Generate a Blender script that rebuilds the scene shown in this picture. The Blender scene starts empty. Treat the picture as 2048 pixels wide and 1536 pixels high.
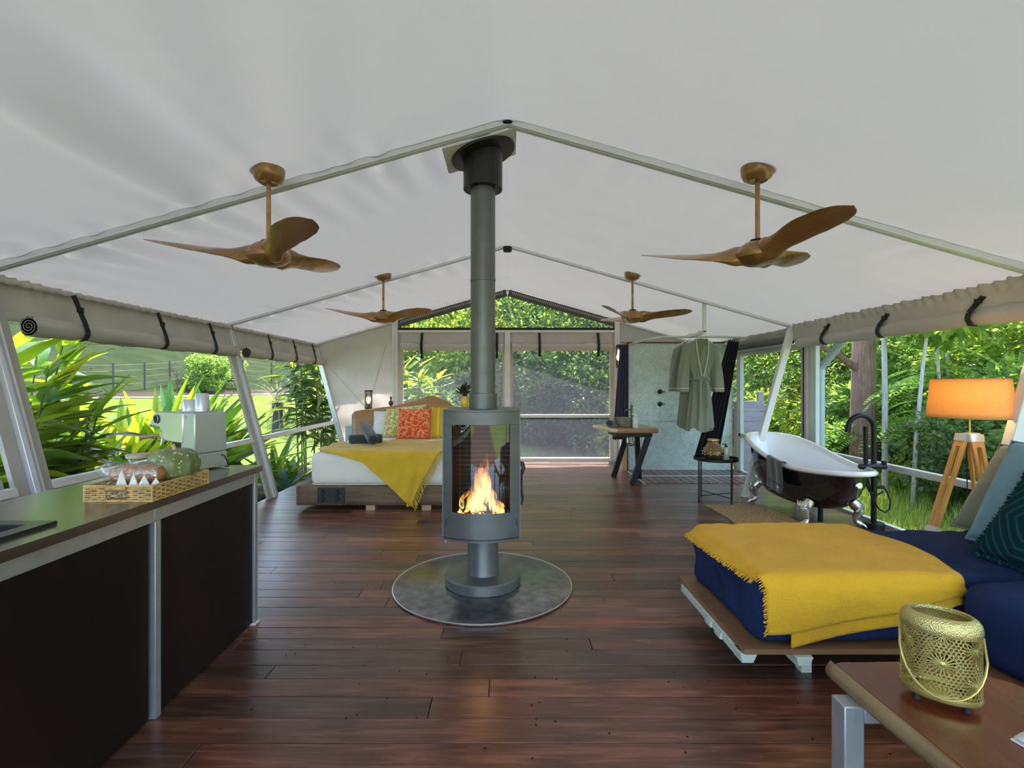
import bpy, bmesh, math, random
from mathutils import Vector, Matrix, noise as mnoise
random.seed(7)
S = bpy.context.scene
COL = S.collection
PI = math.pi
R = math.radians
# ------------------------------------------------------------------ camera, sky, sun, exposure
F = 1000.0                                   # focal length in pixels of the 2048 px wide frame
CAMZ = 1.40
cam_d = bpy.data.cameras.new('camera'); cam = bpy.data.objects.new('camera', cam_d); COL.objects.link(cam)
cam.location = (0, 0, CAMZ); cam.rotation_euler = (R(90), 0, 0)
cam_d.sensor_width = 36.0; cam_d.lens = 36.0 * F / 2048.0
cam_d.shift_x = 9.0 / 2048.0; cam_d.clip_start = 0.05; cam_d.clip_end = 300
S.camera = cam
SUN_EL, SUN_AZ = R(64), R(14)
tosun = Vector((math.sin(SUN_AZ) * math.cos(SUN_EL), math.cos(SUN_AZ) * math.cos(SUN_EL), math.sin(SUN_EL)))
W = bpy.data.worlds.new('sky'); S.world = W; W.use_nodes = True
_n = W.node_tree.nodes; _l = W.node_tree.links
_bg = _n['Background']; _sk = _n.new('ShaderNodeTexSky'); _sk.sky_type = 'NISHITA'; _sk.sun_disc = False
_sk.sun_elevation = SUN_EL; _sk.sun_rotation = SUN_AZ; _sk.air_density = 1.0; _sk.dust_density = 1.5
_l.new(_sk.outputs[0], _bg.inputs[0]); _bg.inputs[1].default_value = 0.40
_sd = bpy.data.lights.new('sun', 'SUN'); _sd.energy = 6.0; _sd.angle = R(0.6); _sd.color = (1.0, 0.95, 0.86)
_so = bpy.data.objects.new('sun', _sd); COL.objects.link(_so); _so.rotation_euler = tosun.to_track_quat('Z', 'Y').to_euler(); _so.location = (2, 12, 14)
vs = S.view_settings; vs.view_transform = 'Standard'; vs.look = 'None'; vs.gamma = 1.0; vs.use_curve_mapping = False
vs.exposure = 1.68
S.cycles.max_bounces = 10; S.cycles.transparent_max_bounces = 16; S.cycles.diffuse_bounces = 5; S.cycles.sample_clamp_indirect = 6.0

# ------------------------------------------------------------------ helpers
def P(px, py, Y):
    """point at depth Y that the photograph shows at pixel px, py"""
    return Vector(((px - 1015) * Y / F, Y, CAMZ - (py - 768) * Y / F))
def lerp(a, b, t): return a + (b - a) * t
def sstep(a, b, x):
    t = max(0.0, min(1.0, (x - a) / (b - a))); return t * t * (3 - 2 * t)
def interp(tab, x):
    if x <= tab[0][0]: return tab[0][1]
    for (a, b), (c, d) in zip(tab, tab[1:]):
        if x <= c: return b + (d - b) * (x - a) / (c - a)
    return tab[-1][1]
def nz(x, y=0.0, z=0.0): return mnoise.noise(Vector((x, y, z)))

class MB:
    def __init__(s): s.v = []; s.f = []; s.m = Matrix.Identity(4)
    def add(s, vs, fs):
        o = len(s.v); s.v += [tuple(s.m @ Vector(p)) for p in vs]; s.f += [tuple(i + o for i in f) for f in fs]; return s
    def box(s, x0, x1, y0, y1, z0, z1):
        return s.add([(x0, y0, z0), (x1, y0, z0), (x1, y1, z0), (x0, y1, z0), (x0, y0, z1), (x1, y0, z1), (x1, y1, z1), (x0, y1, z1)],
                     [(0, 3, 2, 1), (4, 5, 6, 7), (0, 1, 5, 4), (1, 2, 6, 5), (2, 3, 7, 6), (3, 0, 4, 7)])
    def hexa(s, p):      # eight corners, bottom four then top four
        return s.add(p, [(0, 3, 2, 1), (4, 5, 6, 7), (0, 1, 5, 4), (1, 2, 6, 5), (2, 3, 7, 6), (3, 0, 4, 7)])
    def bar(s, a, b, w, h, up=(0, 0, 1)):
        a = Vector(a); b = Vector(b); d = (b - a).normalized(); u = Vector(up); sd = d.cross(u)
        if sd.length < 1e-4: sd = d.cross(Vector((1, 0, 0)))
        sd.normalize(); u = sd.cross(d).normalized(); sd = sd * w / 2; u = u * h / 2
        return s.hexa([a - sd - u, a + sd - u, b + sd - u, b - sd - u, a - sd + u, a + sd + u, b + sd + u, b - sd + u])
    def tube(s, pts, r, seg=10, caps=True, closed=False):
        pts = [Vector(p) for p in pts]; n = len(pts); rs = r if isinstance(r, (list, tuple)) else [r] * n
        vs = []; fs = []; ref = None
        for i, p in enumerate(pts):
            if closed: d = pts[(i + 1) % n] - pts[i - 1]
            else: d = pts[min(i + 1, n - 1)] - pts[max(i - 1, 0)]
            if d.length < 1e-9: d = Vector((0, 0, 1))
            d.normalize()
            if ref is None: ref = Vector((0, 0, 1)) if abs(d.z) < .9 else Vector((1, 0, 0))
            u = (ref - d * ref.dot(d))
            if u.length < 1e-5: u = d.orthogonal()
            u.normalize(); ref = u; w = d.cross(u)
            for k in range(seg):
                a = 2 * PI * k / seg; vs.append(p + (u * math.cos(a) + w * math.sin(a)) * rs[i])
        m = n if closed else n - 1
        for i in range(m):
            for k in range(seg):
                a = i * seg + k; b = i * seg + (k + 1) % seg; j = ((i + 1) % n) * seg
                fs.append((a, b, j + (k + 1) % seg, j + k))
        if caps and not closed: fs.append(tuple(range(seg))[::-1]); fs.append(tuple((n - 1) * seg + k for k in range(seg)))
        return s.add(vs, fs)
    def lathe(s, prof, seg=32, c=(0, 0, 0), sx=1, sy=1):
        vs = []; fs = []; n = len(prof)
        for (r, z) in prof:
            for k in range(seg):
                a = 2 * PI * k / seg; vs.append((c[0] + r * sx * math.cos(a), c[1] + r * sy * math.sin(a), c[2] + z))
        for i in range(n - 1):
            for k in range(seg):
                fs.append((i * seg + k, i * seg + (k + 1) % seg, (i + 1) * seg + (k + 1) % seg, (i + 1) * seg + k))
        if prof[0][0] > 1e-6: fs.append(tuple(range(seg))[::-1])
        if prof[-1][0] > 1e-6: fs.append(tuple((n - 1) * seg + k for k in range(seg)))
        return s.add(vs, fs)
    def prism(s, poly, a0, a1, axis='y'):   # poly in the two other axes, extruded from a0 to a1
        def mk(p, t): return {'y': (p[0], t, p[1]), 'x': (t, p[0], p[1]), 'z': (p[0], p[1], t)}[axis]
        n = len(poly); vs = [mk(p, a0) for p in poly] + [mk(p, a1) for p in poly]
        fs = [tuple(range(n)), tuple(range(2 * n - 1, n - 1, -1))] + [(i, i + n, (i + 1) % n + n, (i + 1) % n) for i in range(n)]
        return s.add(vs, fs)
    def grid(s, fn, nu, nv, cu=False):
        vs = []; fs = []; cols = nu if cu else nu + 1
        for j in range(nv + 1):
            for i in range(cols): vs.append(fn(i / nu, j / nv))
        for j in range(nv):
            for i in range(nu):
                i2 = (i + 1) % cols; fs.append((j * cols + i, j * cols + i2, (j + 1) * cols + i2, (j + 1) * cols + i))
        return s.add(vs, fs)
    def mesh(s, name):
        me = bpy.data.meshes.new(name); me.from_pydata(s.v, [], s.f); me.validate()
        bm = bmesh.new(); bm.from_mesh(me); bmesh.ops.recalc_face_normals(bm, faces=bm.faces); bm.to_mesh(me); bm.free()
        return me
    def build(s, name, mat, parent=None, smooth=True, bevel=0, solid=0, world=False, angle=35, subsurf=0, kind=None, label=None):
        if world and parent is not None:
            root = parent
            while root.parent: root = root.parent
            inv = root.matrix_basis.inverted(); s.v = [tuple(inv @ Vector(p)) for p in s.v]
        me = s.mesh(name); o = bpy.data.objects.new(name, me); COL.objects.link(o)
        me.materials.append(mat)
        if parent is not None: o.parent = parent
        if smooth:
            me.polygons.foreach_set('use_smooth', [True] * len(me.polygons))
            try: me.set_sharp_from_angle(angle=R(angle))
            except Exception: pass
        if solid: m = o.modifiers.new('thickness', 'SOLIDIFY'); m.thickness = solid; m.offset = 0
        if bevel: m = o.modifiers.new('bevel', 'BEVEL'); m.width = bevel; m.segments = 2; m.limit_method = 'ANGLE'
        if subsurf: m = o.modifiers.new('subsurf', 'SUBSURF'); m.levels = subsurf; m.render_levels = subsurf
        if kind: o['kind'] = kind
        if label: o['label'] = label
        return o
def tag(o, label, cat, group=None):
    o['label'] = label; o['category'] = cat
    if group: o['group'] = group
    return o
def empty(name, loc=(0, 0, 0), rz=0.0):
    o = bpy.data.objects.new(name, None); COL.objects.link(o); o.empty_display_size = .1
    o.location = loc; o.rotation_euler = (0, 0, rz); o.matrix_basis = Matrix.Translation(loc) @ Matrix.Rotation(rz, 4, 'Z'); return o
def thing(name, label, cat, loc=(0, 0, 0), rz=0.0, group=None): return tag(empty(name, loc, rz), label, cat, group)
def struct(name, loc=(0, 0, 0)):
    o = empty(name, loc); o['kind'] = 'structure'; return o
def copy_tree(o, parent=None):
    c = o.copy(); COL.objects.link(c); c.parent = parent
    for ch in [x for x in o.children]: copy_tree(ch, c)
    return c

# ------------------------------------------------------------------ materials
MATS = {}
def newmat(name):
    m = bpy.data.materials.new(name); m.use_nodes = True; MATS[name] = m
    nt = m.node_tree; return m, nt.nodes, nt.links, nt.nodes['Principled BSDF'], nt.nodes['Material Output']
def c4(c): return (c[0], c[1], c[2], 1)
def mixcol(N, L, fac, a, b, blend='MIX'):
    x = N.new('ShaderNodeMix'); x.data_type = 'RGBA'; x.blend_type = blend
    for sock, val in ((x.inputs[0], fac), (x.inputs[6], a), (x.inputs[7], b)):
        if hasattr(val, 'is_output'): L.new(val, sock)
        elif isinstance(val, (int, float)): sock.default_value = val
        else: sock.default_value = c4(val)
    return x.outputs[2]
def ramp(N, L, fac, stops):
    r = N.new('ShaderNodeValToRGB'); cr = r.color_ramp
    while len(cr.elements) < len(stops): cr.elements.new(.5)
    for e, (p, c) in zip(cr.elements, stops): e.position = p; e.color = c4(c) if isinstance(c, tuple) else (c, c, c, 1)
    L.new(fac, r.inputs[0]); return r.outputs[0]
def coords(N, L, scale=(1, 1, 1), which='Object', rot=(0, 0, 0)):
    t = N.new('ShaderNodeTexCoord'); mp = N.new('ShaderNodeMapping'); L.new(t.outputs[which], mp.inputs[0])
    mp.inputs['Scale'].default_value = scale; mp.inputs['Rotation'].default_value = rot; return mp.outputs[0]
def noise(N, L, vec, scale, detail=4, rough=.5, dist=0.0):
    n = N.new('ShaderNodeTexNoise'); L.new(vec, n.inputs['Vector']); n.inputs['Scale'].default_value = scale
    n.inputs['Detail'].default_value = detail; n.inputs['Roughness'].default_value = rough; n.inputs['Distortion'].default_value = dist
    return n.outputs['Fac']
def bump(N, L, b, h, strength, dist=.01):
    x = N.new('ShaderNodeBump'); L.new(h, x.inputs['Height']); x.inputs['Strength'].default_value = strength; x.inputs['Distance'].default_value = dist
    L.new(x.outputs[0], b.inputs['Normal']); return x
def plain(name, col, rough=.5, metal=0.0, var=.0, vscale=6, bmp=0.0, bscale=60, coat=0.0, spec=None, stretch=(1, 1, 1)):
    m, N, L, b, o = newmat(name)
    b.inputs['Base Color'].default_value = c4(col); b.inputs['Roughness'].default_value = rough; b.inputs['Metallic'].default_value = metal
    b.inputs['Coat Weight'].default_value = coat; b.inputs['Coat Roughness'].default_value = .08
    if spec is not None: b.inputs['Specular IOR Level'].default_value = spec
    if var or bmp:
        v = coords(N, L, stretch)
        if var:
            f = noise(N, L, v, vscale, 5, .6)
            L.new(ramp(N, L, f, [(.3, tuple(x * (1 - var) for x in col)), (.7, tuple(min(1, x * (1 + var)) for x in col))]), b.inputs['Base Color'])
        if bmp: bump(N, L, b, noise(N, L, v, bscale, 3), bmp)
    return m
def wood(name, c1, c2, c3, along='x', scale=1.0, rough=.4, coat=.3, rnd=0.0, bmp=.15):
    m, N, L, b, o = newmat(name)
    st = {'x': (1.2, 14, 14), 'y': (14, 1.2, 14), 'z': (14, 14, 1.2)}[along]
    t = N.new('ShaderNodeTexCoord'); info = N.new('ShaderNodeObjectInfo'); ad = N.new('ShaderNodeVectorMath'); ad.operation = 'ADD'
    sc = N.new('ShaderNodeVectorMath'); sc.operation = 'SCALE'; sc.inputs[0].default_value = (17, 31, 7); L.new(info.outputs['Random'], sc.inputs['Scale'])
    L.new(t.outputs['Object'], ad.inputs[0]); L.new(sc.outputs[0], ad.inputs[1])
    mp = N.new('ShaderNodeMapping'); mp.inputs['Scale'].default_value = tuple(x * scale for x in st); L.new(ad.outputs[0], mp.inputs[0])
    g = noise(N, L, mp.outputs[0], 2.2, 7, .62, .6)
    big = noise(N, L, ad.outputs[0], 3.0 * scale, 3)
    col = ramp(N, L, g, [(.25, c1), (.5, c2), (.78, c3)])
    col = mixcol(N, L, .25, col, ramp(N, L, big, [(.3, c1), (.7, c3)]))
    if rnd:
        rr = ramp(N, L, info.outputs['Random'], [(0, (1 - rnd * .75, 1 - rnd * .75, 1 - rnd * .65)), (.2, (.55, .62, .72)), (.38, (1.1, .82, .74)), (.55, (.78, .74, .76)), (.72, (1.35, .95, .75)), (.86, (.95, 1.0, 1.08)), (1, (1 + rnd * 1.1, 1 + rnd * .72, 1 + rnd * .42))])
        col = mixcol(N, L, 1.0, col, rr, 'MULTIPLY')
    L.new(col, b.inputs['Base Color'])
    rf = ramp(N, L, g, [(.2, rough * .8), (.8, min(1, rough * 1.25))]); L.new(rf, b.inputs['Roughness'])
    b.inputs['Coat Weight'].default_value = coat; b.inputs['Coat Roughness'].default_value = .22
    bump(N, L, b, g, bmp, .004)
    return m
def fabric(name, col, rough=.85, trans=0.0, weave=500, bmp=.25, var=.08, sheen=.3, vscale=5, wr=0.0, wrs=6, tcol=None, bd=.004):
    m, N, L, b, o = newmat(name)
    v = coords(N, L)
    f = noise(N, L, v, vscale, 5, .6)
    cc = ramp(N, L, f, [(.3, tuple(x * (1 - var) for x in col)), (.7, tuple(min(1, x * (1 + var)) for x in col))])
    L.new(cc, b.inputs['Base Color']); b.inputs['Roughness'].default_value = rough; b.inputs['Sheen Weight'].default_value = sheen
    b.inputs['Specular IOR Level'].default_value = .2
    h = noise(N, L, v, weave, 2)
    if wr:
        h2 = noise(N, L, v, wrs, 5, .55, .8); ma = N.new('ShaderNodeMath'); ma.operation = 'MULTIPLY_ADD'
        L.new(h2, ma.inputs[0]); ma.inputs[1].default_value = wr; L.new(h, ma.inputs[2]); h = ma.outputs[0]
    bp = bump(N, L, b, h, bmp, bd)
    if trans:
        tr = N.new('ShaderNodeBsdfTranslucent')
        if tcol is None: L.new(cc, tr.inputs[0])
        else: tr.inputs[0].default_value = c4(tcol)
        mx = N.new('ShaderNodeMixShader'); mx.inputs[0].default_value = trans
        L.new(b.outputs[0], mx.inputs[1]); L.new(tr.outputs[0], mx.inputs[2]); L.new(mx.outputs[0], o.inputs[0])
    return m
def leafmat(name, cols, tcols, trans=.45, rough=.35, rnd=True, spec=.5, which='obj'):
    m, N, L, b, o = newmat(name)
    if which == 'obj':
        info = N.new('ShaderNodeObjectInfo'); fac = info.outputs['Random']
    else:
        g = N.new('ShaderNodeNewGeometry'); fac = g.outputs['Random Per Island']
    n = len(cols); c = ramp(N, L, fac, [(i / max(1, n - 1), x) for i, x in enumerate(cols)]); t = ramp(N, L, fac, [(i / max(1, n - 1), x) for i, x in enumerate(tcols)])
    L.new(c, b.inputs['Base Color']); b.inputs['Roughness'].default_value = rough; b.inputs['Specular IOR Level'].default_value = spec
    tr = N.new('ShaderNodeBsdfTranslucent'); L.new(t, tr.inputs[0])
    mx = N.new('ShaderNodeMixShader'); mx.inputs[0].default_value = trans
    L.new(b.outputs[0], mx.inputs[1]); L.new(tr.outputs[0], mx.inputs[2]); L.new(mx.outputs[0], o.inputs[0])
    return m
def emit(name, col, strength):
    m, N, L, b, o = newmat(name)
    b.inputs['Base Color'].default_value = c4(col); b.inputs['Emission Color'].default_value = c4(col); b.inputs['Emission Strength'].default_value = strength
    return m
def glassy(name, tint, gloss=.12, rough=.02):
    m, N, L, b, o = newmat(name)
    tr = N.new('ShaderNodeBsdfTransparent'); tr.inputs[0].default_value = c4(tint)
    gl = N.new('ShaderNodeBsdfGlossy'); gl.inputs['Roughness'].default_value = rough
    mx = N.new('ShaderNodeMixShader'); mx.inputs[0].default_value = gloss
    L.new(tr.outputs[0], mx.inputs[1]); L.new(gl.outputs[0], mx.inputs[2]); L.new(mx.outputs[0], o.inputs[0]); return m

M_roof = fabric('roof_canvas', (.45, .45, .435), trans=.085, tcol=(.48, .47, .45), weave=260, bmp=.12, var=.035, vscale=2.2, sheen=0, wr=.8, wrs=3)
M_canvas = fabric('wall_canvas', (.60, .56, .51), trans=.24, tcol=(.62, .54, .50), weave=300, bmp=.5, var=.08, vscale=3, sheen=0, wr=3.5, wrs=6)
M_alu = plain('aluminium', (.72, .73, .75), .36, .45, var=.05, vscale=8)
M_whitesteel = plain('white_steel', (.70, .70, .66), .45, 0, var=.05)
M_greysteel = plain('grey_steel', (.42, .44, .46), .38, .7, var=.1, vscale=12)
M_palegreen = plain('pale_green_paint', (.55, .62, .56), .5, 0, var=.05)
M_black = plain('black_metal', (.006, .006, .0065), .42, 0, spec=.3)
M_strap = fabric('black_webbing', (.018, .02, .02), weave=400, sheen=.1)
M_dark = plain('dark_void', (.02, .018, .016), .8)
M_plank = wood('plank_wood', (.020, .009, .008), (.115, .044, .028), (.40, .19, .11), 'x', 1.0, .34, .28, rnd=.6, bmp=.3)
M_shower = wood('shower_wood', (.10, .05, .035), (.17, .085, .055), (.26, .14, .09), 'y', 1.0, .42, .3, rnd=.2)
M_screen, _N, _L, _b, _o = newmat('insect_screen')
_tr = _N.new('ShaderNodeBsdfTransparent'); _tr.inputs[0].default_value = (.97, .97, .97, 1)
_df = _N.new('ShaderNodeBsdfDiffuse'); _df.inputs[0].default_value = (.34, .34, .46, 1)
_tl = _N.new('ShaderNodeBsdfTranslucent'); _tl.inputs[0].default_value = (.42, .42, .56, 1)
_ad = _N.new('ShaderNodeMixShader'); _ad.inputs[0].default_value = .5; _L.new(_df.outputs[0], _ad.inputs[1]); _L.new(_tl.outputs[0], _ad.inputs[2])
_mx = _N.new('ShaderNodeMixShader'); _mx.inputs[0].default_value = .13; _L.new(_tr.outputs[0], _mx.inputs[1]); _L.new(_ad.outputs[0], _mx.inputs[2]); _L.new(_mx.outputs[0], _o.inputs[0])
M_clear = glassy('clear_film', (.96, .97, .96), .015, .05)
# ------------------------------------------------------------------ the tent: roof, walls, floor
RZ, RS = 3.127, .283                         # ridge height, roof slope
FR = [-2.6, .35, 3.27, 6.2, 9.1]             # frame positions along the tent
WX = 3.72                                    # vertical wall on the bath side
def roofz(x): return RZ - RS * abs(x)
def LX(z): return -(2.91 + .27 * z)          # the leaning wall on the kitchen side
ceiling = struct('ceiling')
def roof_pt(x, y, y0, y1):
    t = (y - y0) / (y1 - y0); ax = abs(x); xe = 4.05
    z = roofz(x)
    z -= .030 * math.sin(PI * max(0, min(1, t))) * math.sin(PI * min(1, ax / xe))       # sag between the frames
    z -= .022 * math.exp(-(ax / .05) ** 2)                                            # soft ridge fold
    if x < 0 and y < 3.6:
        k = sstep(1.2, 2.2, y) * (1 - sstep(2.9, 3.25, y))
        z += k * (.06 * math.exp(-((x + 1.70) / .14) ** 2) - .10 * math.exp(-((x + 1.96) / .085) ** 2) + .012 * math.exp(-((x + 1.45) / .06) ** 2))
        z += k * .014 * math.sin((x + y * .35) * 11) * sstep(-2.2, -1.2, x) * (1 - sstep(-1.2, -.4, x))
    d0 = y - y0; d1 = y1 - y; amp = (.085 if x < 0 else .022) * sstep(.15, .8, ax)
    w = math.sin(ax * 27 + 3 * nz(ax * 2.1, y0 * 3) + d0 * 5) * .6 + math.sin(ax * 21 + 2 * nz(ax * 3, y0, 4)) * .4
    z += amp * w * sstep(0, .08, d0) * math.exp(-d0 / .34)
    z += amp * .35 * w * sstep(0, .08, d1) * math.exp(-d1 / .2)
    z += .012 * nz(x * .9, y * .7, 2) + .004 * nz(x * 4, y * 3, 5)
    if ax > 2.9: z += .012 * (ax - 2.9) * math.sin(y * 26 + 2 * nz(y * 3))
    return (x, y, z)
bays = [(-2.6, .35), (.35, 3.27), (3.27, 6.2), (6.2, 9.1), (9.1, 9.72)]
for (y0, y1) in bays:
    for sgn in (-1, 1):
        fine = y0 > 0 and y1 < 9.5
        nu, nv = (190, 44) if fine else (40, 10)
        def fn(u, v, y0=y0, y1=y1, sgn=sgn): return roof_pt(sgn * (u ** 1.0) * 4.05, y0 + (y1 - y0) * v, y0, y1)
        MB().grid(fn, nu, nv).build('canvas_panel', M_roof, ceiling, angle=80)
# roof frames: pairs of rafters with a grooved track
def rafter(y, sgn, w, h, mat, name='rafter'):
    a = Vector((0, y, RZ - .015)); b = Vector((sgn * 3.62, y, roofz(3.62) - .015))
    mb = MB(); mb.bar(a, b, w, h); o = mb.build(name, mat, trims, bevel=.003)
    g = MB(); g.bar(a + Vector((0, -w * .22, -h * .5)), b + Vector((0, -w * .22, -h * .5)), .006, .012); g.bar(a + Vector((0, w * .22, -h * .5)), b + Vector((0, w * .22, -h * .5)), .006, .012)
    g.build('track_lip', M_alu, o)
trims = struct('trim_1')
for y, w, h in ((.35, .07, .05), (3.27, .062, .05), (6.2, .05, .035), (9.1, .05, .03)):
    for sgn in (-1, 1): rafter(y, sgn, w, h, M_alu)
# black joiner at the ridge of the first visible frame
MB().box(-.03, .03, 3.225, 3.262, RZ - .04, RZ - .002).build('ridge_joiner', M_black, trims, bevel=.008)

# ---- kitchen-side wall (leans outward at the top)
wl = struct('wall_left')
def lean_pt(y, z, off=0.0): return Vector((LX(z) + off, y, z))
def lean_bar(y0, y1, z0, z1, t0, t1):     # a slab on the leaning plane, between offsets t0 and t1 from it
    return [lean_pt(y0, z0, t0), lean_pt(y0, z0, t1), lean_pt(y1, z0, t1), lean_pt(y1, z0, t0), lean_pt(y0, z1, t0), lean_pt(y0, z1, t1), lean_pt(y1, z1, t1), lean_pt(y1, z1, t0)]
for y in (.35, 3.27, 6.2, 9.04):
    p = MB().hexa(lean_bar(y - .035, y + .035, 0, 2.13, -.03, .05)).build('post', M_alu, wl, bevel=.004)
    MB().hexa(lean_bar(y - .006, y + .006, .02, 2.1, .05, .058)).build('groove', M_greysteel, p)
    if y < 9:
        for (a, b) in ((-.125, -.037), (.037, .125)):
            MB().hexa(lean_bar(y + a, y + b, .0, 2.05, -.02, .012)).build('canvas_sleeve', M_canvas, wl)
for i, (y0, y1) in enumerate(((.35, 3.27), (3.27, 6.2), (6.2, 9.04))):
    MB().hexa(lean_bar(y0 + .12, y1 - .12, .69, .745, -.025, .025)).build('rail', M_alu, wl, bevel=.004)
    w = struct('window_%d' % (i + 1))
    MB().grid(lambda u, v, y0=y0, y1=y1: tuple(lean_pt(lerp(y0, y1, u), lerp(.02, 2.0, v), -.012)), 8, 8).build('clear_sheet', M_clear, w)
    # pleated valance under the roof
    def val(u, v, y0=y0, y1=y1):
        y = lerp(y0 + .04, y1 - .04, u); z = lerp(2.155, 1.83, v)
        pl = .012 * math.sin(y * 70 + 2 * nz(y * 5)) * (1 - sstep(.15, .4, v)) + .022 * nz(y * 3.2, v * 2.2, i) * v + .008 * nz(y * 11, v * 2, i)
        return tuple(lean_pt(y, z, .01 + pl - .01 * v))
    MB().grid(val, 220, 10).build('valance', M_canvas, wl, solid=.004, angle=80)
    def hd(u, v, y0=y0, y1=y1):
        y = lerp(y0, y1, u); a = v * PI; return tuple(lean_pt(y, 2.10 + .022 * math.cos(a) + .004 * math.sin(y * 60), .05 + .022 * math.sin(a) + .005 * math.sin(y * 85 + 3 * nz(y * 4))))
    MB().grid(hd, 260, 6).build('gathered_header', M_canvas, wl, solid=.003, angle=80)
# timber kick board behind the worktop
MB().hexa(lean_bar(.5, 3.12, .60, .80, -.06, -.03)).build('kick_board', plain('weathered_board', (.42, .40, .41), .8, 0, .2, 9, stretch=(1, .2, 6)), wl)

def canvas_roll(pts_fn, y0, y1, r, label, group, strap_ys, face, mat=M_canvas, end_dark=True):
    """rolled-up canvas blind along y; pts_fn(y) gives the roll's axis; face = direction towards the room"""
    t = thing('rolled_canvas_blind', label, 'blind', tuple(pts_fn((y0 + y1) / 2)), 0, group)
    seg = 22; n = int((y1 - y0) * 26)
    def rp(u, v):
        y = lerp(y0, y1, v); c = pts_fn(y); a = 2 * PI * u
        k = 1.0
        for sy in strap_ys: k -= .16 * math.exp(-((y - sy) / .06) ** 2)
        rr = r * k * (1 + .16 * nz(math.cos(a) * 1.5, math.sin(a) * 1.5 + y * 2.4, y0) + .16 * nz(math.cos(a) * 3, math.sin(a) * 3, y * 7) + .09 * nz(math.cos(a) * 5 + y * 5, math.sin(a) * 5, y * 14))
        return (c.x + rr * math.cos(a) * .95, y, c.z + rr * math.sin(a) - .015 * abs(nz(y * 1.7, 3)))
    MB().grid(rp, seg, n, cu=True).build('roll', mat, t, world=True, angle=80)
    for ye, s in ((y0, -1), (y1, 1)):
        c = pts_fn(ye); sp = [(c.x + rr * math.cos(a), ye + s * .004, c.z + rr * math.sin(a)) for k in range(46) for a, rr in [(k * .42, r * .97 * (1 - k / 50))]]
        MB().tube(sp, .0026, 5).build('coiled_edge', M_canvas, t, world=True)
        MB().lathe([(0, 0), (r * .93, 0)], 20).build('inner_end', plain('dark_canvas', (.07, .08, .055), .9) if 'dark_canvas' not in MATS else MATS['dark_canvas'], t).matrix_local = Matrix.Translation(c - Vector(t.location) + Vector((0, ye - c.y + s * .001, 0))) @ Matrix.Rotation(R(90), 4, 'X')
    for sy in strap_ys:
        c = pts_fn(sy); f = Vector((face, 0, 0)); q = []
        top = c + Vector((0, -.10 if face > 0 else -.13, .0)); top.z = 2.07; top.x = c.x + face * .035
        q = [top, top.lerp(c + f * r * .9 + Vector((0, -.02, r * .8)), .6), c + f * r * .93 + Vector((0, -.01, r * .5)), c + f * r * .98 - Vector((0, 0, r * .2)), c + f * r * .6 - Vector((0, 0, r * .9)), c - Vector((0, 0, r * 1.03))]
        mb = MB()
        for k in range(len(q) - 1): mb.bar(q[k] + f * .006, q[k + 1] + f * .006, .042, .005, f)
        s_ = mb.build('strap', M_strap, t, world=True)
        bk = q[0].lerp(q[1], .8) + f * .012; MB().box(bk.x - .008, bk.x + .008, bk.y - .026, bk.y + .026, bk.z - .02, bk.z + .02).build('buckle', M_black, s_, world=True, bevel=.003)
    return t
lroll = lambda y: lean_pt(y, 1.80, .075)
canvas_roll(lroll, 3.47, 6.08, .066, 'rolled beige canvas blind strapped up above the kitchen worktop', None, (3.88, 4.79, 5.60), 1)
canvas_roll(lroll, 6.36, 8.98, .064, 'rolled beige canvas blind strapped up in the window beside the bed', None, (6.95, 7.75, 8.5), 1)
canvas_roll(lroll, .6, 3.08, .064, 'rolled beige canvas blind behind the sink end of the worktop', None, (1.2, 2.4), 1)

# ---- bath-side wall (vertical), with leaning struts
wr = struct('wall_right'); struts = struct('trim_3'); wv_ = struct('trim_4')
for y in (.35, 3.27, 6.2):
    q = .075 if y == 3.27 else 0
    MB().hexa([(2.905 + q, y - .035, 0), (2.985 + q, y - .035, 0), (2.985 + q, y + .035, 0), (2.905 + q, y + .035, 0), (3.49 + q, y - .035, 2.11), (3.57 + q, y - .035, 2.11), (3.57 + q, y + .035, 2.11), (3.49 + q, y + .035, 2.11)]).build('leaning_strut', M_whitesteel, struts, bevel=.006)
for y in (.35, 3.27, 6.2):
    MB().box(WX - .05, WX + .05, y - .06, y + .06, 0, 2.07).build('post', M_canvas if y > 3 else M_whitesteel, wr, bevel=.004)
    MB().box(WX - .01, WX + .04, y - .18, y - .062, 0, 2.03).build('post_sleeve', M_palegreen, wr, bevel=.003)
    MB().box(WX - .058, WX - .05, y - .01, y + .005, .1, 2.0).build('zip', M_strap, wr)
MB().box(WX - .03, WX + .03, 7.93, 8.06, 0, 2.05).build('post', M_palegreen, wr, bevel=.004)
for i, (y0, y1) in enumerate(((.35, 3.27), (3.27, 6.2), (6.2, 8.05))):
    MB().box(WX - .03, WX + .03, y0 + .06, y1 - .06, .56, .62).build('rail', M_alu if i < 2 else M_palegreen, wr, bevel=.004)
    MB().box(WX - .03, WX + .03, y0 + .06, y1 - .06, -.05, .03).build('sill', M_palegreen, wr, bevel=.004)
    w = struct('window_%d' % (i + 4))
    MB().grid(lambda u, v, y0=y0, y1=y1: (WX, lerp(y0, y1, u), lerp(.02, 2.02, v)), 6, 6).build('clear_sheet', M_clear, w)
    if i < 2:
        def val(u, v, y0=y0, y1=y1):
            y = lerp(y0 + .04, y1 - .04, u); z = lerp(2.15, 1.93, v)
            pl = .014 * math.sin(y * 60 + 2 * nz(y * 5) + v * 6) * (1 - sstep(.25, .45, v)) + .010 * nz(y * 4, v * 3, i)
            return (3.50 + .03 * v - pl, y, z)
        MB().grid(val, 220, 10).build('valance', M_canvas, wv_, solid=.004, angle=80)
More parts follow.
